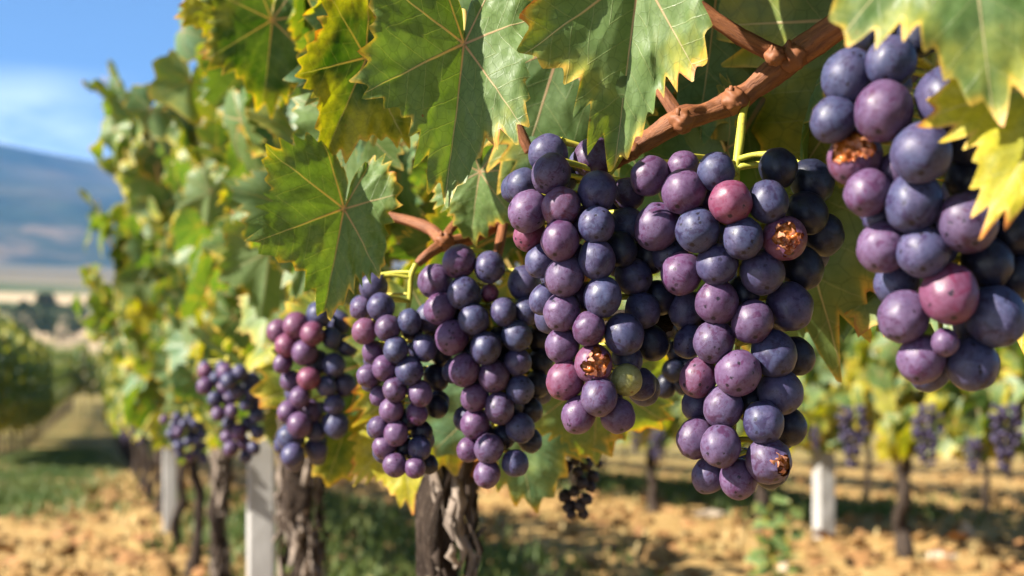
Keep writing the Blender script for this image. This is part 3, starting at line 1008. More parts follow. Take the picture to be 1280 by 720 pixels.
# young shoots standing up out of the near row against the sky
def sprig(parent, px0, py0, px1, py1, Z, seed):
    rg = random.Random(seed)
    a, b = P(px0, py0, Z), P(px1, py1, Z - 0.05)
    sm = MB()
    mid = (a + b) / 2 + Vector((rg.uniform(-0.03, 0.03), 0, 0.02))
    tube(sm, [a, mid, b], [0.004, 0.003, 0.0015], 6, 5)
    o = link('shoot', sm.mesh('shoot', M_PETI), parent)
    lm = MB()
    for k in range(11):
        q = 0.05 + 0.95 * k / 10
        p = a.lerp(b, q) + Vector((rg.gauss(0, 0.028), rg.gauss(0, 0.03), rg.gauss(0, 0.02)))
        add_leaf_to(lm, Matrix.Translation(p) @ leaf_orient(rg, -0.1, 0.7), rg.uniform(0.05, 0.075) * (1.1 - 0.4 * q), 1, rg, rg.random() * 0.3)
    q = bpy.data.objects.new('leaves', lm.mesh('leaves', M_LEAF, leafdata=True)); COL.objects.link(q); q.parent = o
    q.color = (0, 0, 0, 1)


sprig(VD, 188, 270, 150, 132, 3.5, 1)
sprig(VD, 200, 230, 128, 96, 3.3, 2)
sprig(VD, 205, 240, 182, 150, 3.4, 3)
sprig(VD, 150, 330, 122, 250, 3.9, 4)
sprig(VD, 150, 420, 108, 330, 3.9, 5)
sprig(VC, 262, 170, 232, 150, 2.4, 6)
sprig(VC, 275, 110, 262, 20, 2.0, 7)
# left row
i = 0
Y = 13.6
while Y < 62:
    for c, k in ((-1.35, 0), (-2.9, 1)):
        if k == 1 and (Y < 18 or i % 2): continue
        a = axis(Y, c); a.z = terrain_z(a.x, a.y) - 0.02
        plain_vine(a, 'blurred green grapevine in the dense row at the far left' if k == 0 else 'blurred green grapevine standing behind the dense far left row', T_MID[i % 3], (F_WIDE if Y < 30 else F_FAR)[(i + k) % 3],
                   'grapevines in the far left row' if k == 0 else 'grapevines behind the far left row', 1.22 + 0.016 * (Y - 14) + 0.1 * math.sin(i * 2.3))
    i += 1
    Y += 1.05 if Y < 30 else 1.5
for j in range(7):
    Z = 46 + (j % 2) * 3
    x = (48 + j * 14 - 640) * Z / F
    plain_vine(Vector((x, Z, terrain_z(x, Z) - 0.05)), 'far bushy grapevine closing the end of the left aisle', T_MID[j % 3], F_FAR[j % 3], 'grapevines closing the left aisle', 2.0 + 0.15 * math.sin(j * 2.1))
# right row and the one behind it
right = [(3.9, None), (5.0, 'blurred grapevine with brown trunk to the right of the pale post across the aisle'), (6.1, 'blurred grapevine hidden behind the lower right sharp bunch'),
         (7.3, 'blurred grapevine with thin trunk seen between the two sharp bunches'), (8.45, 'blurred grapevine seen under the left sharp bunch'), (9.6, None), (10.8, None), (12.0, None), (13.2, None)]
for j, (Y, lab) in enumerate(right):
    plain_vine(axis(Y, 2.81), lab or ('blurred grapevine at the frame edge across the aisle' if Y < 5 else 'blurred grapevine far along the row across the aisle'), T_WIDE[j % 3], F_WIDE[(j + 1) % 3],
               'grapevines in the row across the aisle' if lab or Y < 5 else 'far grapevines across the aisle')
for j in range(12):
    Y = 6.3 + j * 1.15
    plain_vine(axis(Y, 4.62), 'blurred grapevine in the second row across the aisle', T_MID[(j + 1) % 3], F_FAR[j % 3], 'grapevines in the second row across the aisle', 1.1)
for j in range(13):
    Y = 8.3 + j * 1.35
    plain_vine(axis(Y, 7.0), 'blurred grapevine in the farthest row on the right', T_MID[j % 3], F_FAR[(j + 1) % 3], 'grapevines in the farthest right row', 1.2)


# ------------------------------------------------------------------ posts
def post(loc, w, h, label, seed):
    rg = random.Random(seed)
    mb = MB()
    n = 10
    vs, fs = [], []
    prof = [(-1, -0.8), (-0.8, -1), (0.8, -1), (1, -0.8), (1, 0.8), (0.8, 1), (-0.8, 1), (-1, 0.8)]
    for i in range(n + 1):
        z = -0.08 + (h + 0.08) * i / n
        sx = 1.0 if i < n else 0.9
        for (x, y) in prof:
            j = 1 + 0.03 * rg.uniform(-1, 1)
            vs.append(Vector((x * w / 2 * sx * j, y * w / 2 * sx * j, z)))
    for i in range(n):
        for k in range(8):
            k2 = (k + 1) % 8
            fs.append((i * 8 + k, i * 8 + k2, (i + 1) * 8 + k2, (i + 1) * 8 + k))
    fs.append(tuple(range(n * 8, n * 8 + 8)))
    mb.add(vs, fs)
    o = link('trellis_post', mb.mesh('trellis_post', M_POST, smooth=False))
    o.location = loc
    o.rotation_euler = (R(rg.uniform(-1, 1)), R(rg.uniform(-1, 1)), R(12))
    return tag(o, label, 'post', 'pale trellis posts')


post(P(326, 850, 2.48) * Vector((1, 1, 0)) if False else Vector(((326 - 640) * 2.48 / F, 2.48, 0)), 0.048, 0.46, 'pale square post nearest in the near row, between two dark trunks', 1)
post(Vector(((213 - 640) * 5.8 / F, 5.8, 0)), 0.054, 0.50, 'small pale blurred post farther along the near row', 2)
post(Vector(((1030 - 640) * 5.8 / F, 5.8, 0)), 0.072, 0.52, 'pale blurred post across the aisle at the right', 3)

# ------------------------------------------------------------------ grapes
def sphere_mesh(name, seg, ring, seed, mat, amp=0.03):
    mb = MB()
    vs, fs = blob(1.0, seg, ring, seed, amp, (1, 1, 1.06))
    mb.add(vs, fs)
    return mb.mesh(name, mat)


G_HI = [sphere_mesh('grape', 40, 26, s, M_GRAPE, 0.045) for s in (1, 2, 3)]
G_LO = [sphere_mesh('grape', 24, 14, s, M_GRAPE, 0.045) for s in (1, 2)]
G_GREEN = sphere_mesh('grape', 40, 26, 5, M_GREEN)
SKINS = {'p': (0.042, 0.010, 0.038), 'b': (0.017, 0.011, 0.036), 'r': (0.085, 0.012, 0.034), 'd': (0.0045, 0.0045, 0.012)}  # near-black d paints berries in shade; bluer b partly does too


def torn_grape(open_dir, size, seed):
    """Skin with a ragged opening, and the flesh inside it; both in unit radius."""
    rg = random.Random(seed)
    d0 = open_dir.normalized()
    mb = MB()
    seg, ring = 56, 40
    vs, fs = blob(1.0, seg, ring, seed, 0.04, (1, 1, 1.04))
    def lim(v):
        return size * 0.86 * (1 + 0.75 * mnoise.noise(v.normalized() * 2.3 + Vector((seed, 0, 0))) + 0.28 * mnoise.noise(v.normalized() * 7.0 + Vector((0, seed, 0))))
    keep = [f for f in fs if all(vs[i].angle(d0) > lim(vs[i]) for i in f)]
    out = []
    for v in vs:
        a = v.angle(d0)
        e = a - lim(v)
        k = 1.0 + (0.10 * max(0, 1 - e / 0.16) if e > 0 else 0.1)
        out.append(v * k)
    mb.add(out, keep)
    # shreds of skin standing on the rim
    x0 = d0.orthogonal().normalized(); y0 = d0.cross(x0)
    for _ in range(8):
        a = rg.uniform(0, 2 * PI)
        c = d0 * math.cos(size) + (x0 * math.cos(a) + y0 * math.sin(a)) * math.sin(size)
        sz = lim(c)
        c = d0 * math.cos(sz) + (x0 * math.cos(a) + y0 * math.sin(a)) * math.sin(sz)
        inw = (d0 - c * d0.dot(c)).normalized()
        sd = c.cross(inw)
        ln, w = rg.uniform(0.10, 0.42), rg.uniform(0.08, 0.22)
        if rg.random() < 0.4: inw = (-inw * 0.5 + sd * rg.uniform(-0.8, 0.8)).normalized()
        lift = rg.uniform(0.0, 0.14)
        row = []
        for k in range(4):
            q = k / 3
            m_ = c * (1.0 + lift * math.sin(q * 2.4)) + inw * ln * q + sd * rg.gauss(0, 0.03)
            ww = w * (1 - q * 0.8)
            row += [m_ - sd * ww, m_ + c * 0.03 * (1 - q), m_ + sd * ww]
        f2 = []
        for k in range(3):
            b = k * 3
            f2 += [(b, b + 1, b + 4, b + 3), (b + 1, b + 2, b + 5, b + 4)]
        mb.add(row, f2, mat=1)
    skin = mb.mesh('grape', [M_GRAPE, M_TORN])
    fl = MB()
    vs, fs = blob(0.93, 56, 40, seed + 1, 0.03, (1, 1, 1.04))
    out = []
    for v in vs:
        a = v.angle(d0)
        if a < size * 1.5:
            k = math.cos(min(1, a / (size * 1.5)) * PI / 2)
            n = mnoise.fractal(v * 3.6 + Vector((seed, 1, 0)), 0.8, 2.1, 3)
            v = v * (1 - 0.26 * k + 0.26 * n * min(1, k * 2))
        out.append(v)
    fl.add(out, fs)
    return skin, fl.mesh('flesh', M_FLESH)


def relax(pts, iters=60):
    """Push overlapping berries apart, mostly in depth, so that their places in the picture stay."""
    for _ in range(iters):
        moved = False
        for i in range(len(pts)):
            for j in range(i):
                a, b = pts[i], pts[j]
                d = a[0] - b[0]
                need = (a[1] + b[1]) * 0.93
                if d.length < need:
                    push = need - d.length
                    u = d.normalized() if d.length > 1e-6 else Vector((0, 1, 0))
                    sgn = 1 if (d.y > 0 or (d.y == 0 and i > j)) else -1
                    mv = Vector((u.x * 0.05, sgn * max(0.35, abs(u.y)), u.z * 0.05)) * push * 0.45
                    mv.y = max(-0.0025, min(0.0025, mv.y))
                    a[0] += mv; b[0] -= mv
                    moved = True
        if not moved: break


def build_cluster(name_label, root_px, Z, grapes, seed, spine, stem_w=9, hi=True, group='ripe grape bunches on the near row', fill=16, mats=None):
    """grapes: (px, py, r, kind[, behind]) ; spine: (px, py) of the stalk from its cane to the tip."""
    rg = random.Random(seed)
    root = tag(empty('grape_bunch', P(root_px[0], root_px[1], Z)), name_label, 'grape bunch', group)
    ys = [g[1] for g in grapes]
    pts = []
    for g in grapes:
        px, py, r = g[0], g[1], g[2]
        back = 'h' in g[3]
        near = [q for q in grapes if abs(q[1] - py) < 45]
        x0 = min(q[0] - q[2] for q in near); x1 = max(q[0] + q[2] for q in near)
        hw = max((x1 - x0) / 2, r)
        dx = (px - (x0 + x1) / 2) / hw
        dep = -math.sqrt(max(0.0, 1 - dx * dx)) * hw * 0.95 + hw * 0.2
        if back: dep += 1.9 * r
        Zg = Z + dep * Z / F
        rr = r * Zg / F
        pts.append([P(px, py, Zg), rr, g])
    # berries round the back of the bunch
    rbar = sum(p[1] for p in pts) / len(pts)
    tries = 0
    while fill > 0 and tries < 4000:
        tries += 1
        b = rg.choice(pts)
        if len(b) > 3: continue
        c = b[0] + Vector((rg.uniform(-1, 1) * rbar, rbar * rg.uniform(1.6, 4.2), rg.uniform(-1, 1) * rbar))
        px, py = proj(c)
        inside = any((px - q[0]) ** 2 + (py - q[1]) ** 2 < (q[2] * 0.8) ** 2 for q in grapes)
        if inside and all((c - q[0]).length > (rbar + q[1]) * 0.9 for q in pts):
            pts.append([c, rbar * rg.uniform(0.85, 1.0), (0, 0, 0, 'bh'), True]); fill -= 1
    relax(pts)
    # stalk
    mb = MB()
    sp = [P(q[0], q[1], Z + (q[2] if len(q) > 2 else 0.004)) for q in spine]
    n = len(sp)
    tube(mb, sp, [stem_w * Z / F / 2 * (1 - 0.6 * k / (n - 1)) for k in range(n)], 9, 5, rough=0.12, seed=seed)
    samp, _ = catmull(sp, [1] * n, 8)
    for p in pts:
        c = p[0]
        cand = [s for s in samp if s.z > c.z - p[1] * 0.3] or samp
        s = min(cand, key=lambda q: (q - c).length + 0.6 * abs(q.z - c.z - p[1] * 0.8))
        d = (s - c)
        if d.length < 1e-5: d = Vector((0, 1, 0))
        up = (d.normalized() * 0.7 + Vector((0, 0.2, 0.8))).normalized()
        e = c + up * p[1] * 0.98
        mid = (s + e) / 2 + Vector((0, 0, 0.15 * p[1]))
        w = 0.0013 * (p[1] / 0.009)
        tube(mb, [s, mid, e + up * p[1] * 0.08, e], [w * 1.2, w, w * 1.4, w * 2.3], 6, 3)
        p.append(up)
    link('stem', mb.mesh('stem', M_STEM), root)
    for p in pts:
        c, rr, g, up = p[0], p[1], p[2], p[-1]
        kind = g[3]
        k0 = kind[0]
        z = up
        x = z.orthogonal().normalized()
        rot = Matrix((x, z.cross(x), z)).transposed().to_4x4() @ Matrix.Rotation(rg.uniform(0, 6.28), 4, 'Z')
        m = Matrix.Translation(c) @ rot @ Matrix.Diagonal((rr * rg.uniform(0.97, 1.07), rr * rg.uniform(0.97, 1.07), rr * rg.uniform(0.99, 1.13), 1))
        if 'T' in kind:                               # torn berry: T + opening direction given in the entry
            dl = (rot.to_3x3().inverted() @ Vector(g[4])).normalized()
            skin, fl = torn_grape(dl, g[5], seed + int(g[0]))
            o = link('grape', skin, root, m)
            f = bpy.data.objects.new('flesh', fl); COL.objects.link(f); f.parent = o
            o['label'] = 'split grape with torn skin and orange flesh'
        else:
            me = mats[0] if mats else (G_GREEN if k0 == 'g' else (rg.choice(G_HI) if hi else rg.choice(G_LO)))
            o = link('grape', me, root, m)
            if k0 == 'g': o['label'] = 'yellow green unripe grape'
            if k0 == 'r': o['label'] = 'reddish pink grape'
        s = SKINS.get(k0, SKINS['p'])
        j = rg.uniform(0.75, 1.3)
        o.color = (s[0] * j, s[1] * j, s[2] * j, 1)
    return root


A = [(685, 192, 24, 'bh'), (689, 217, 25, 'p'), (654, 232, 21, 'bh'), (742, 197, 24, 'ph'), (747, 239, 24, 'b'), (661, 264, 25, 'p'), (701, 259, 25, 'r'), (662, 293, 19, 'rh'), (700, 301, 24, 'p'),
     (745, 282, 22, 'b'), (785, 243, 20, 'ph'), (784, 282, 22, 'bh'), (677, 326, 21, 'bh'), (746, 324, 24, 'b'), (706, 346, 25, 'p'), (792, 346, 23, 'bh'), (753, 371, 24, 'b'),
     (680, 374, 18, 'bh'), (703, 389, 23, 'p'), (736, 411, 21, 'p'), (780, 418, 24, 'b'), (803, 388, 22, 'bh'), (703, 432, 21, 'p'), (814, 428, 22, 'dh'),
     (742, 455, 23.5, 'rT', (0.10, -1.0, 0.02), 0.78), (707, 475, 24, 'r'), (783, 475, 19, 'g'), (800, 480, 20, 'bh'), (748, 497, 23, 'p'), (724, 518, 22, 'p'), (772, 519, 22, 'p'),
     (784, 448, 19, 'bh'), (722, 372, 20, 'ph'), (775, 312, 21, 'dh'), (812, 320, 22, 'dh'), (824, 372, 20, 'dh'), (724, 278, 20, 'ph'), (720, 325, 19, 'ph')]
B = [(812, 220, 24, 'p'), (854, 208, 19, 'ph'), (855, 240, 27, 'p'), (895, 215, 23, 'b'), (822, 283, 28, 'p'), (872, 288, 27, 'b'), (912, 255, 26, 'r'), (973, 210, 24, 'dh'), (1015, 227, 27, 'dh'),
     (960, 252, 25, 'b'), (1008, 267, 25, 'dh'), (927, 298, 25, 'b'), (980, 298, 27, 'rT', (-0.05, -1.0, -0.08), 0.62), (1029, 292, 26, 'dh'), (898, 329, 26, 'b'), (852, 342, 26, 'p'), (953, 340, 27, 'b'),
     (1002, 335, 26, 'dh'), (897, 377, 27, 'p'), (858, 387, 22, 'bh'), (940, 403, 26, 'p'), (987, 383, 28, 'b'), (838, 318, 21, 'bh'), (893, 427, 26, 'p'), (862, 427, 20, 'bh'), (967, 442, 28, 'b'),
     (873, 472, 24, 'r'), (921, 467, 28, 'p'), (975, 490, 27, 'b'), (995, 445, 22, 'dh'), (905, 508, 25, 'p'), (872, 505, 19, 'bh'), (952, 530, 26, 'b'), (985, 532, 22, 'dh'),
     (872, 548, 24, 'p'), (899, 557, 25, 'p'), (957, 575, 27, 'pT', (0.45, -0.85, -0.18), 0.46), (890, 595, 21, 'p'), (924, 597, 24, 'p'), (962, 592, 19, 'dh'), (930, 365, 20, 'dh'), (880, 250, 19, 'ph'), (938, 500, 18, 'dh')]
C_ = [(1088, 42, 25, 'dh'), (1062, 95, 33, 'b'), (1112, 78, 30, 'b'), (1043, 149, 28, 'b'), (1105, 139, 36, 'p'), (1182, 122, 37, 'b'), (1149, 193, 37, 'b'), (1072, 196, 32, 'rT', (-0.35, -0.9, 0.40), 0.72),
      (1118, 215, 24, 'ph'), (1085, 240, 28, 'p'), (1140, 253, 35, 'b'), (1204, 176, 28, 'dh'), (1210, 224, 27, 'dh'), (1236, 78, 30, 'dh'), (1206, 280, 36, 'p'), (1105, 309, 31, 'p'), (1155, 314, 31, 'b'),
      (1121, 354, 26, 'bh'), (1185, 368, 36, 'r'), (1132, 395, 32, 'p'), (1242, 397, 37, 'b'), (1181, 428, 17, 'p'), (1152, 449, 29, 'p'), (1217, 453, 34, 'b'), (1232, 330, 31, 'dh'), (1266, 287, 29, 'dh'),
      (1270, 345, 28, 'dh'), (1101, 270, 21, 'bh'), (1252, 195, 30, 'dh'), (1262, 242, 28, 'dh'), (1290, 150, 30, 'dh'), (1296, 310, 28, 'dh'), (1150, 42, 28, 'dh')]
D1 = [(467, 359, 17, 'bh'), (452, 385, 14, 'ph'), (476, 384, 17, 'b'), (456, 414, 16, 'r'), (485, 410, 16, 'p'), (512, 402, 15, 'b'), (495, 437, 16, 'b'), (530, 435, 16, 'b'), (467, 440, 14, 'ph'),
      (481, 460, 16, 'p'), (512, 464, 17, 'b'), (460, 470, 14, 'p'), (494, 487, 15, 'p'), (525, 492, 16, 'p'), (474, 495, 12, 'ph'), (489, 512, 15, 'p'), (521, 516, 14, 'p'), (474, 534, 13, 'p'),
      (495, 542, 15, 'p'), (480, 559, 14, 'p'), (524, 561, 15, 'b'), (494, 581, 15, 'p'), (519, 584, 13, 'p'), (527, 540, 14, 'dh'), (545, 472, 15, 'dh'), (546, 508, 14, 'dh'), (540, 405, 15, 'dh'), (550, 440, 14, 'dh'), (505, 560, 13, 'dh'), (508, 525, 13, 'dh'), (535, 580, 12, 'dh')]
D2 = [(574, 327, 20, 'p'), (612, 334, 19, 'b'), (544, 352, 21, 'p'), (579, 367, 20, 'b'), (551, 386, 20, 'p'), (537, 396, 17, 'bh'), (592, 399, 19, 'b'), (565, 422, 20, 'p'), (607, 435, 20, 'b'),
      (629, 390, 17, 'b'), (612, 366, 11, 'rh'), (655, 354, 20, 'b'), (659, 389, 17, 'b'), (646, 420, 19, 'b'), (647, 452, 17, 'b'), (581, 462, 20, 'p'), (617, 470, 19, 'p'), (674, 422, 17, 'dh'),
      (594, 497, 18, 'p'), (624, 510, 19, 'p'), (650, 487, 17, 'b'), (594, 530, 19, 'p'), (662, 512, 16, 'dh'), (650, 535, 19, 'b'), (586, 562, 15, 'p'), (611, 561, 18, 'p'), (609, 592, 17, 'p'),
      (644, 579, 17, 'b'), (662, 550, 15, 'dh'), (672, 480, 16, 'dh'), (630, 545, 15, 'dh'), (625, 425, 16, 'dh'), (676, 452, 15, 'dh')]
build_cluster('large sharp bunch of purple grapes with one green berry near its end', (768, 208), 0.690, A, 3, [(786, 188, 0.022), (778, 194, 0.016), (766, 212), (752, 235), (742, 290), (740, 380), (745, 460), (748, 510)], 8)
build_cluster('large sharp bunch with two split berries, hanging from the green stalk under the cane', (926, 140), 0.690, B, 4, [(934, 118, 0.024), (929, 138, 0.020), (925, 175, 0.010), (920, 214), (922, 250), (925, 330), (922, 430), (918, 520), (915, 590)], 13)
build_cluster('close softly blurred bunch in the upper corner, partly under an orange edged leaf', (1180, -90), 0.535, C_, 5, [(1180, -110), (1175, -20), (1165, 60), (1160, 160), (1165, 280), (1175, 400), (1180, 450)], 14, fill=14)
build_cluster('slender slightly blurred middle bunch, reddish berries along its left side', (512, 330), 0.860, D1, 6, [(520, 330), (514, 345), (512, 372), (505, 420), (505, 480), (502, 540), (503, 580)], 8)
build_cluster('fuller slightly blurred middle bunch hanging under the orange shoot', (612, 318), 0.850, D2 + [(640, 505, 16, 'dh'), (600, 480, 16, 'bh'), (632, 455, 16, 'dh'), (590, 440, 16, 'dh'), (676, 400, 15, 'dh'), (606, 545, 15, 'bh'), (560, 395, 16, 'dh')], 7, [(622, 318), (615, 335), (610, 370), (612, 430), (615, 500), (620, 560), (622, 590)], 8)


def random_bunch(spine, rpx, n, seed, red=0.15):
    rg = random.Random(seed)
    out, tries = [], 0
    y0, y1 = spine[0][1], spine[-1][1]
    while len(out) < n and tries < 6000:
        tries += 1
        py = rg.uniform(y0, y1)
        for (xa, ya, ha), (xb, yb, hb) in zip(spine, spine[1:]):
            if ya <= py <= yb:
                q = (py - ya) / (yb - ya)
                cx, hw = xa + (xb - xa) * q, ha + (hb - ha) * q
        px = cx + rg.uniform(-1, 1) * hw
        r = rpx * rg.uniform(0.85, 1.12)
        if all((px - o[0]) ** 2 + (py - o[1]) ** 2 > (1.45 * rpx) ** 2 for o in out):
            left = (px - cx) / hw < 0.1  # sunny left and shaded right told apart by berry colour
            k = 'r' if left and rg.random() < red * 2 and py < (y0 + y1) / 2 else ('p' if left and rg.random() < 0.6 else 'b')
            out.append((px, py, r, k + ('h' if rg.random() < 0.2 else '')))
    return out


E = random_bunch([(392, 392, 30), (388, 425, 50), (392, 480, 40), (388, 530, 32), (380, 570, 15)], 14.5, 52, 8, 0.12)
build_cluster('blurred bunch with rosy berries above the rough trunk', (395, 372), 1.12, E, 8, [(400, 365), (395, 400), (390, 460), (386, 520), (382, 565)], 7, hi=False, fill=10)
Fc = random_bunch([(282, 464, 30), (288, 495, 34), (302, 525, 24), (304, 572, 16)], 9.5, 36, 9, 0.02)
build_cluster('blurred dark bunch with a side shoulder, above the first pale post', (285, 450), 1.72, Fc, 9, [(285, 445), (284, 470), (292, 510), (303, 570)], 6, hi=False, fill=8)
Gc = random_bunch([(222, 522, 18), (235, 540, 22), (242, 576, 12)], 6.5, 30, 10, 0.0)
build_cluster('small blurred dark bunch above the far pale post', (232, 512), 2.45, Gc, 10, [(232, 508), (234, 540), (242, 575)], 4, hi=False, fill=4)
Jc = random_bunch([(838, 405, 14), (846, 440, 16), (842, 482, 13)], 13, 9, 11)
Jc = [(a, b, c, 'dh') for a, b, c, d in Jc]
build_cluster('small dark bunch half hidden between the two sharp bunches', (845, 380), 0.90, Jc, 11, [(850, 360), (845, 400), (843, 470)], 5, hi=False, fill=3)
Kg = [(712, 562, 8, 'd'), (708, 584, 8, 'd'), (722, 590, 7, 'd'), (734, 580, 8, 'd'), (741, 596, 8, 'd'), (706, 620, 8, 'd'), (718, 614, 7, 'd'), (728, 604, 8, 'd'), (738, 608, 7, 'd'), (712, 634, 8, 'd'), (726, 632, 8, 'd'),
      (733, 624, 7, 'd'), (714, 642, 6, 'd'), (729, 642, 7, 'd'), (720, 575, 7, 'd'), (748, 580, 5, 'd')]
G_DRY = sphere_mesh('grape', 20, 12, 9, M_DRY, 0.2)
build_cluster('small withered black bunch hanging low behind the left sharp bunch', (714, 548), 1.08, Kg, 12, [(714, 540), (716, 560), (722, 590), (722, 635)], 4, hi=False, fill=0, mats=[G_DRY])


# bunches too far away to show single stalks: one mesh each, shared
def far_bunch_mesh(seed, n, rr, ln, hw):
    rg = random.Random(seed)
    mb = MB()
    pts, tries = [], 0
    while len(pts) < n and tries < 9000:
        tries += 1
        q = rg.random()
        w = hw * (0.75 + 0.5 * q if q < 0.3 else 1.0 - 0.75 * (q - 0.3) / 0.7)
        a = rg.uniform(0, 2 * PI); d = w * math.sqrt(rg.random())
        c = Vector((math.cos(a) * d, math.sin(a) * d, -ln * q))
        if all((c - p).length > rr * 1.5 for p in pts):
            pts.append(c)
            vs, fs = blob(rr * rg.uniform(0.85, 1.1), 10, 7, seed, 0.05)
            mb.add([v + c for v in vs], fs)
    tube(mb, [(0, 0, 0.05), (0.004, 0, 0.0), (0, 0, -ln * 0.6)], [0.003, 0.003, 0.002], 6, 3, mat=1)
    return mb.mesh('grape_bunch', [M_GRAPE_FAR, M_STEM])


M_GRAPE_FAR = simple('far_grape_skin', (0.022, 0.012, 0.034), (0.055, 0.045, 0.095), 30.0, 0.5, 0.2)
FB = [far_bunch_mesh(s, 70, 0.0095, 0.19, 0.052) for s in (1, 2, 3)]


def far_bunch(px, py_top, Z, scale, label, k, group):
    o = link('grape_bunch', FB[k % 3])
    o.location = P(px, py_top, Z)
    o.scale = (scale,) * 3
    o.rotation_euler = (0, 0, k * 1.3)
    return tag(o, label, 'grape bunch', group)


GR = 'blurred bunches on the row across the aisle'
far_bunch(1066, 508, 4.55, 1.02, 'blurred dark bunch just right of the pale post across the aisle', 0, GR)
far_bunch(1160, 506, 4.15, 0.95, 'blurred dark bunch just right of the brown trunk across the aisle', 1, GR)
far_bunch(1217, 546, 3.98, 0.55, 'short blurred dark bunch hanging lower than its neighbours across the aisle', 2, GR)
far_bunch(1257, 506, 3.82, 0.92, 'blurred dark bunch at the right frame edge across the aisle', 0, GR)
far_bunch(1020, 533, 4.80, 0.42, 'tiny blurred bunch above the pale post across the aisle', 1, GR)
far_bunch(822, 536, 6.2, 0.75, 'blurred bunch above the thin trunk seen between the sharp bunches', 2, GR)
far_bunch(795, 533, 6.4, 0.6, 'small blurred bunch left of the thin trunk between the sharp bunches', 0, GR)
far_bunch(172, 492, 4.3, 0.8, 'tiny blurred dark bunch far along the near row', 1, 'ripe grape bunches on the near row')
far_bunch(157, 512, 5.5, 0.7, 'tiniest blurred dark bunch farthest along the near row', 2, 'ripe grape bunches on the near row')

# ------------------------------------------------------------------ ground litter
rgc = random.Random(77)
mb = MB()
for _ in range(2600):
    Y = 2.6 + 14 * rgc.random() ** 1.6
    x = rgc.uniform(-0.42, 0.42) * Y
    s = rgc.uniform(0.008, 0.032) * (1.6 if rgc.random() < 0.1 else 1)
    vs, fs = blob(s, 7, 5, rgc.randrange(900), 0.7, (1, 1, 0.7))
    z = terrain_z(x, Y) + s * 0.25
    mb.add([v + Vector((x, Y, z)) for v in vs], fs)
tag(link('clods', mb.mesh('clods', M_CLOD, smooth=False)), 'loose orange brown soil clods scattered over the ground', 'soil clods', kind='stuff')

mb = MB()
for _ in range(420):
    Y = 2.8 + 11 * rgc.random() ** 1.3
    a = axis(Y, 0.2717 + rgc.gauss(0, 0.5)) if rgc.random() < 0.5 else axis(Y, 2.6 + rgc.gauss(0, 0.7))
    z = terrain_z(a.x, a.y) + rgc.uniform(0.008, 0.03)
    m = Matrix.Translation((a.x, a.y, z)) @ frame(Vector((rgc.gauss(0, 1), rgc.gauss(0, 1), rgc.gauss(0, 0.25))), Vector((rgc.gauss(0, .35), rgc.gauss(0, .35), 1)))
    add_leaf_to(mb, m, rgc.uniform(0.04, 0.06), 1, rgc, rgc.uniform(0.55, 0.95))
fo = link('fallen_leaves', mb.mesh('fallen_leaves', M_LITTER, leafdata=True))
fo.color = (0, 0, 0, 1)
tag(fo, 'dry brown fallen leaves lying on the soil', 'fallen leaves', kind='stuff')

mb = MB()
def tuft(x, y, n, h, spread, dry=0):
    for _ in range(n):
        bx, by = x + rgc.gauss(0, spread), y + rgc.gauss(0, spread)
        a = rgc.uniform(0, 2 * PI); hh = h * rgc.uniform(0.5, 1.2); w = rgc.uniform(0.003, 0.008)
        ln = hh * rgc.uniform(0.2, 0.8)
        z = terrain_z(bx, by) - 0.01
        d = Vector((math.cos(a), math.sin(a), 0)); s = Vector((-d.y, d.x, 0)) * w
        b = Vector((bx, by, z))
        m_, t_ = b + d * ln * 0.35 + Vector((0, 0, hh * 0.65)), b + d * ln + Vector((0, 0, hh))
        mb.add([b - s, b + s, m_ + s * 0.8, m_ - s * 0.8, t_], [(0, 1, 2, 3), (3, 2, 4)], mat=dry)
for _ in range(300):                                   # green strip along the left path
    Y = rgc.uniform(6.5, 24)
    c = -0.9 + rgc.gauss(0, 0.22) - (0.0 if Y > 9 else 0.0)
    a = axis(Y, 0.2717 + c)
    tuft(a.x, a.y, 75, 0.07, 0.17)
for _ in range(110):                                    # weeds under and behind the near row
    Y = rgc.uniform(3.6, 9)
    a = axis(Y, 0.2717 + rgc.uniform(0.15, 1.1))
    tuft(a.x, a.y, 50, 0.085, 0.12)
for _ in range(150):                                   # strip behind the right row
    Y = rgc.uniform(6.5, 15)
    a = axis(Y, 3.7 + rgc.gauss(0, 0.35))
    tuft(a.x, a.y, 45, 0.08, 0.18)
for _ in range(240):                                   # dry straw
    Y = 3.2 + 13 * rgc.random()
    x = rgc.uniform(-0.4, 0.42) * Y
    tuft(x, Y, 12, 0.05, 0.09, 1)
tag(link('grass', mb.mesh('grass', [M_GRASS, M_STRAW])), 'patchy low grass along the aisles between the vine rows', 'grass', kind='stuff')

for k, (px, py, s, sq, lab) in enumerate([(1178, 688, 0.05, (1.2, 0.8, 0.45), 'pale flat stone on the soil near the right corner'), (1207, 672, 0.042, (0.7, 0.7, 1.2), 'upright pointed pale stone beside the flat stone'),
                                          (888, 640, 0.05, (1.5, 0.8, 0.35), 'long pale flat stone below the right sharp bunch'), (982, 702, 0.022, (1, 1, 0.9), 'small white stone beside the young sapling')]):
    Z = H * F / (py + 8 - HY)
    vs, fs = blob(s, 12, 8, 40 + k, 0.6, sq)
    m2 = MB(); m2.add(vs, fs)
    o = link('stone', m2.mesh('stone', M_STONE, smooth=False))
    x = (px - 640) * Z / F
    o.location = (x, Z, terrain_z(x, Z) + s * sq[2] * 0.5)
    tag(o, lab, 'stone', 'stones lying on the soil')


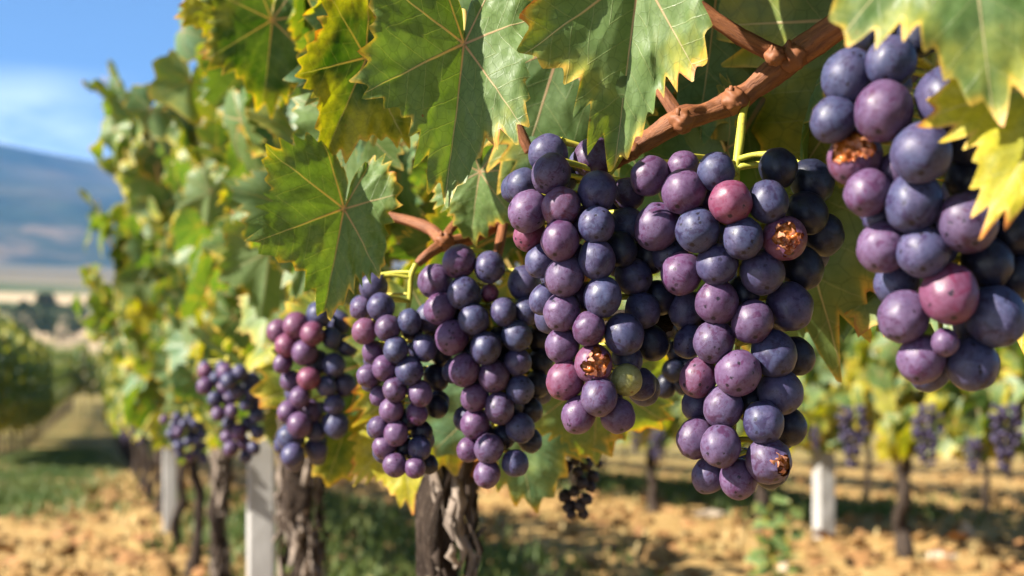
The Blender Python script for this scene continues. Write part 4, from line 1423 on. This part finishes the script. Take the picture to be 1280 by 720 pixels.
def sapling(px, Z, h, label, seed, n):
    rg = random.Random(seed)
    x = (px - 640) * Z / F
    r = tag(empty('sapling', (x, Z, terrain_z(x, Z) - 0.01)), label, 'sapling')
    m2 = MB()
    tube(m2, [(0, 0, 0), (0.01, 0, h * 0.4), (-0.008, 0.01, h * 0.75), (0.004, 0, h)], [0.004, 0.003, 0.0025, 0.0015], 6, 4)
    s = bpy.data.objects.new('stem', m2.mesh('stem', M_STEM)); COL.objects.link(s); s.parent = r
    for k in range(n):
        q = 0.15 + 0.85 * k / (n - 1)
        a = k * 2.4
        d = Vector((math.cos(a), math.sin(a), 0.25))
        L = rg.uniform(0.035, 0.052) * (1.15 - 0.5 * q)
        m_ = Matrix.Translation(Vector((0, 0, h * q)) + d * 0.02) @ frame(d + Vector((0, 0, -0.3)), Vector((0, 0, 1)) + Vector((rg.gauss(0, .3), rg.gauss(0, .3) - 0.5, 0))) @ Matrix.Scale(L, 4)
        o = bpy.data.objects.new('leaf', LEAF_VARIANTS[k % 12]); COL.objects.link(o); o.parent = r; o.matrix_local = m_
        o.color = (0.05 + 0.1 * rg.random(), 0, 0, 1)
    return r


sapling(962, 3.6, 0.235, 'young leafy green sapling rising from the bare soil', 3, 14)
sapling(985, 4.3, 0.19, 'smaller green seedling just behind the young sapling', 4, 9)


# ------------------------------------------------------------------ far trees
def tree_meshes(seed, h, w):
    rg = random.Random(seed)
    cr = MB()
    for _ in range(900):
        q = rg.random()
        ww = w * math.sin(PI * (0.12 + 0.85 * q)) ** 0.8
        a = rg.uniform(0, 2 * PI); d = ww * rg.random() ** 0.4
        c = Vector((math.cos(a) * d, math.sin(a) * d, h * (0.15 + 0.85 * q)))
        s = h * rg.uniform(0.02, 0.05)
        u = Vector((rg.gauss(0, 1), rg.gauss(0, 1), rg.gauss(0, 1))).normalized(); v = u.orthogonal().normalized()
        cr.add([c - u * s, c + v * s * 0.7, c + u * s, c - v * s * 0.7], [(0, 1, 2, 3)])
    tk = MB()
    tube(tk, [(0, 0, -0.4), (0.05, 0, h * 0.3), (0, 0.05, h * 0.75)], [h * 0.035, h * 0.025, h * 0.01], 8, 4, rough=0.2)
    return tk.mesh('trunk', M_TRUNK), cr.mesh('crown', M_CROWN, smooth=False)


TREES = [tree_meshes(1, 4.6, 1.5), tree_meshes(2, 4.2, 2.4), tree_meshes(3, 5.4, 1.2)]
labs = [(8, 150, 1, 'far dark round tree at the left frame edge below the fields'), (30, 155, 0, 'far dark tree right of the one at the left frame edge'), (52, 165, 2, 'far narrow dark tree, tallest of the clump below the fields'),
        (62, 168, 2, 'far narrow dark tree touching the tallest one of the clump'), (76, 158, 1, 'far dark round tree right of the tall narrow ones'), (96, 172, 0, 'far dark tree nearest to the vine row')]
for px, Z, k, lab in labs:
    x = (px - 640) * Z / F
    r = tag(empty('tree', (x, Z, terrain_z(x, Z))), lab, 'tree', 'trees at the edge of the fields')
    for nm, me in zip(('trunk', 'crown'), TREES[k]):
        o = bpy.data.objects.new(nm, me); COL.objects.link(o); o.parent = r

# ------------------------------------------------------------------ haze
HAZE = 0.00019
t = NT('haze')
vp = t.n.new('ShaderNodeVolumePrincipled')
vp.inputs['Color'].default_value = (0.14, 0.43, 1.0, 1)
vp.inputs['Density'].default_value = HAZE
vp.inputs['Anisotropy'].default_value = 0.0
t.l.new(vp.outputs[0], t.out.inputs['Volume'])
mb = MB()
x0, x1, y0, y1, z0, z1 = -2700, 2700, -60, 3300, -90, 640
vs = [(x, y, z) for z in (z0, z1) for y in (y0, y1) for x in (x0, x1)]
mb.add(vs, [(0, 2, 3, 1), (4, 5, 7, 6), (0, 1, 5, 4), (2, 6, 7, 3), (0, 4, 6, 2), (1, 3, 7, 5)])
haze = link('haze', mb.mesh('haze', t.m, smooth=False))
tag(haze, 'thin blue haze over the fields and hills', 'haze', kind='stuff')
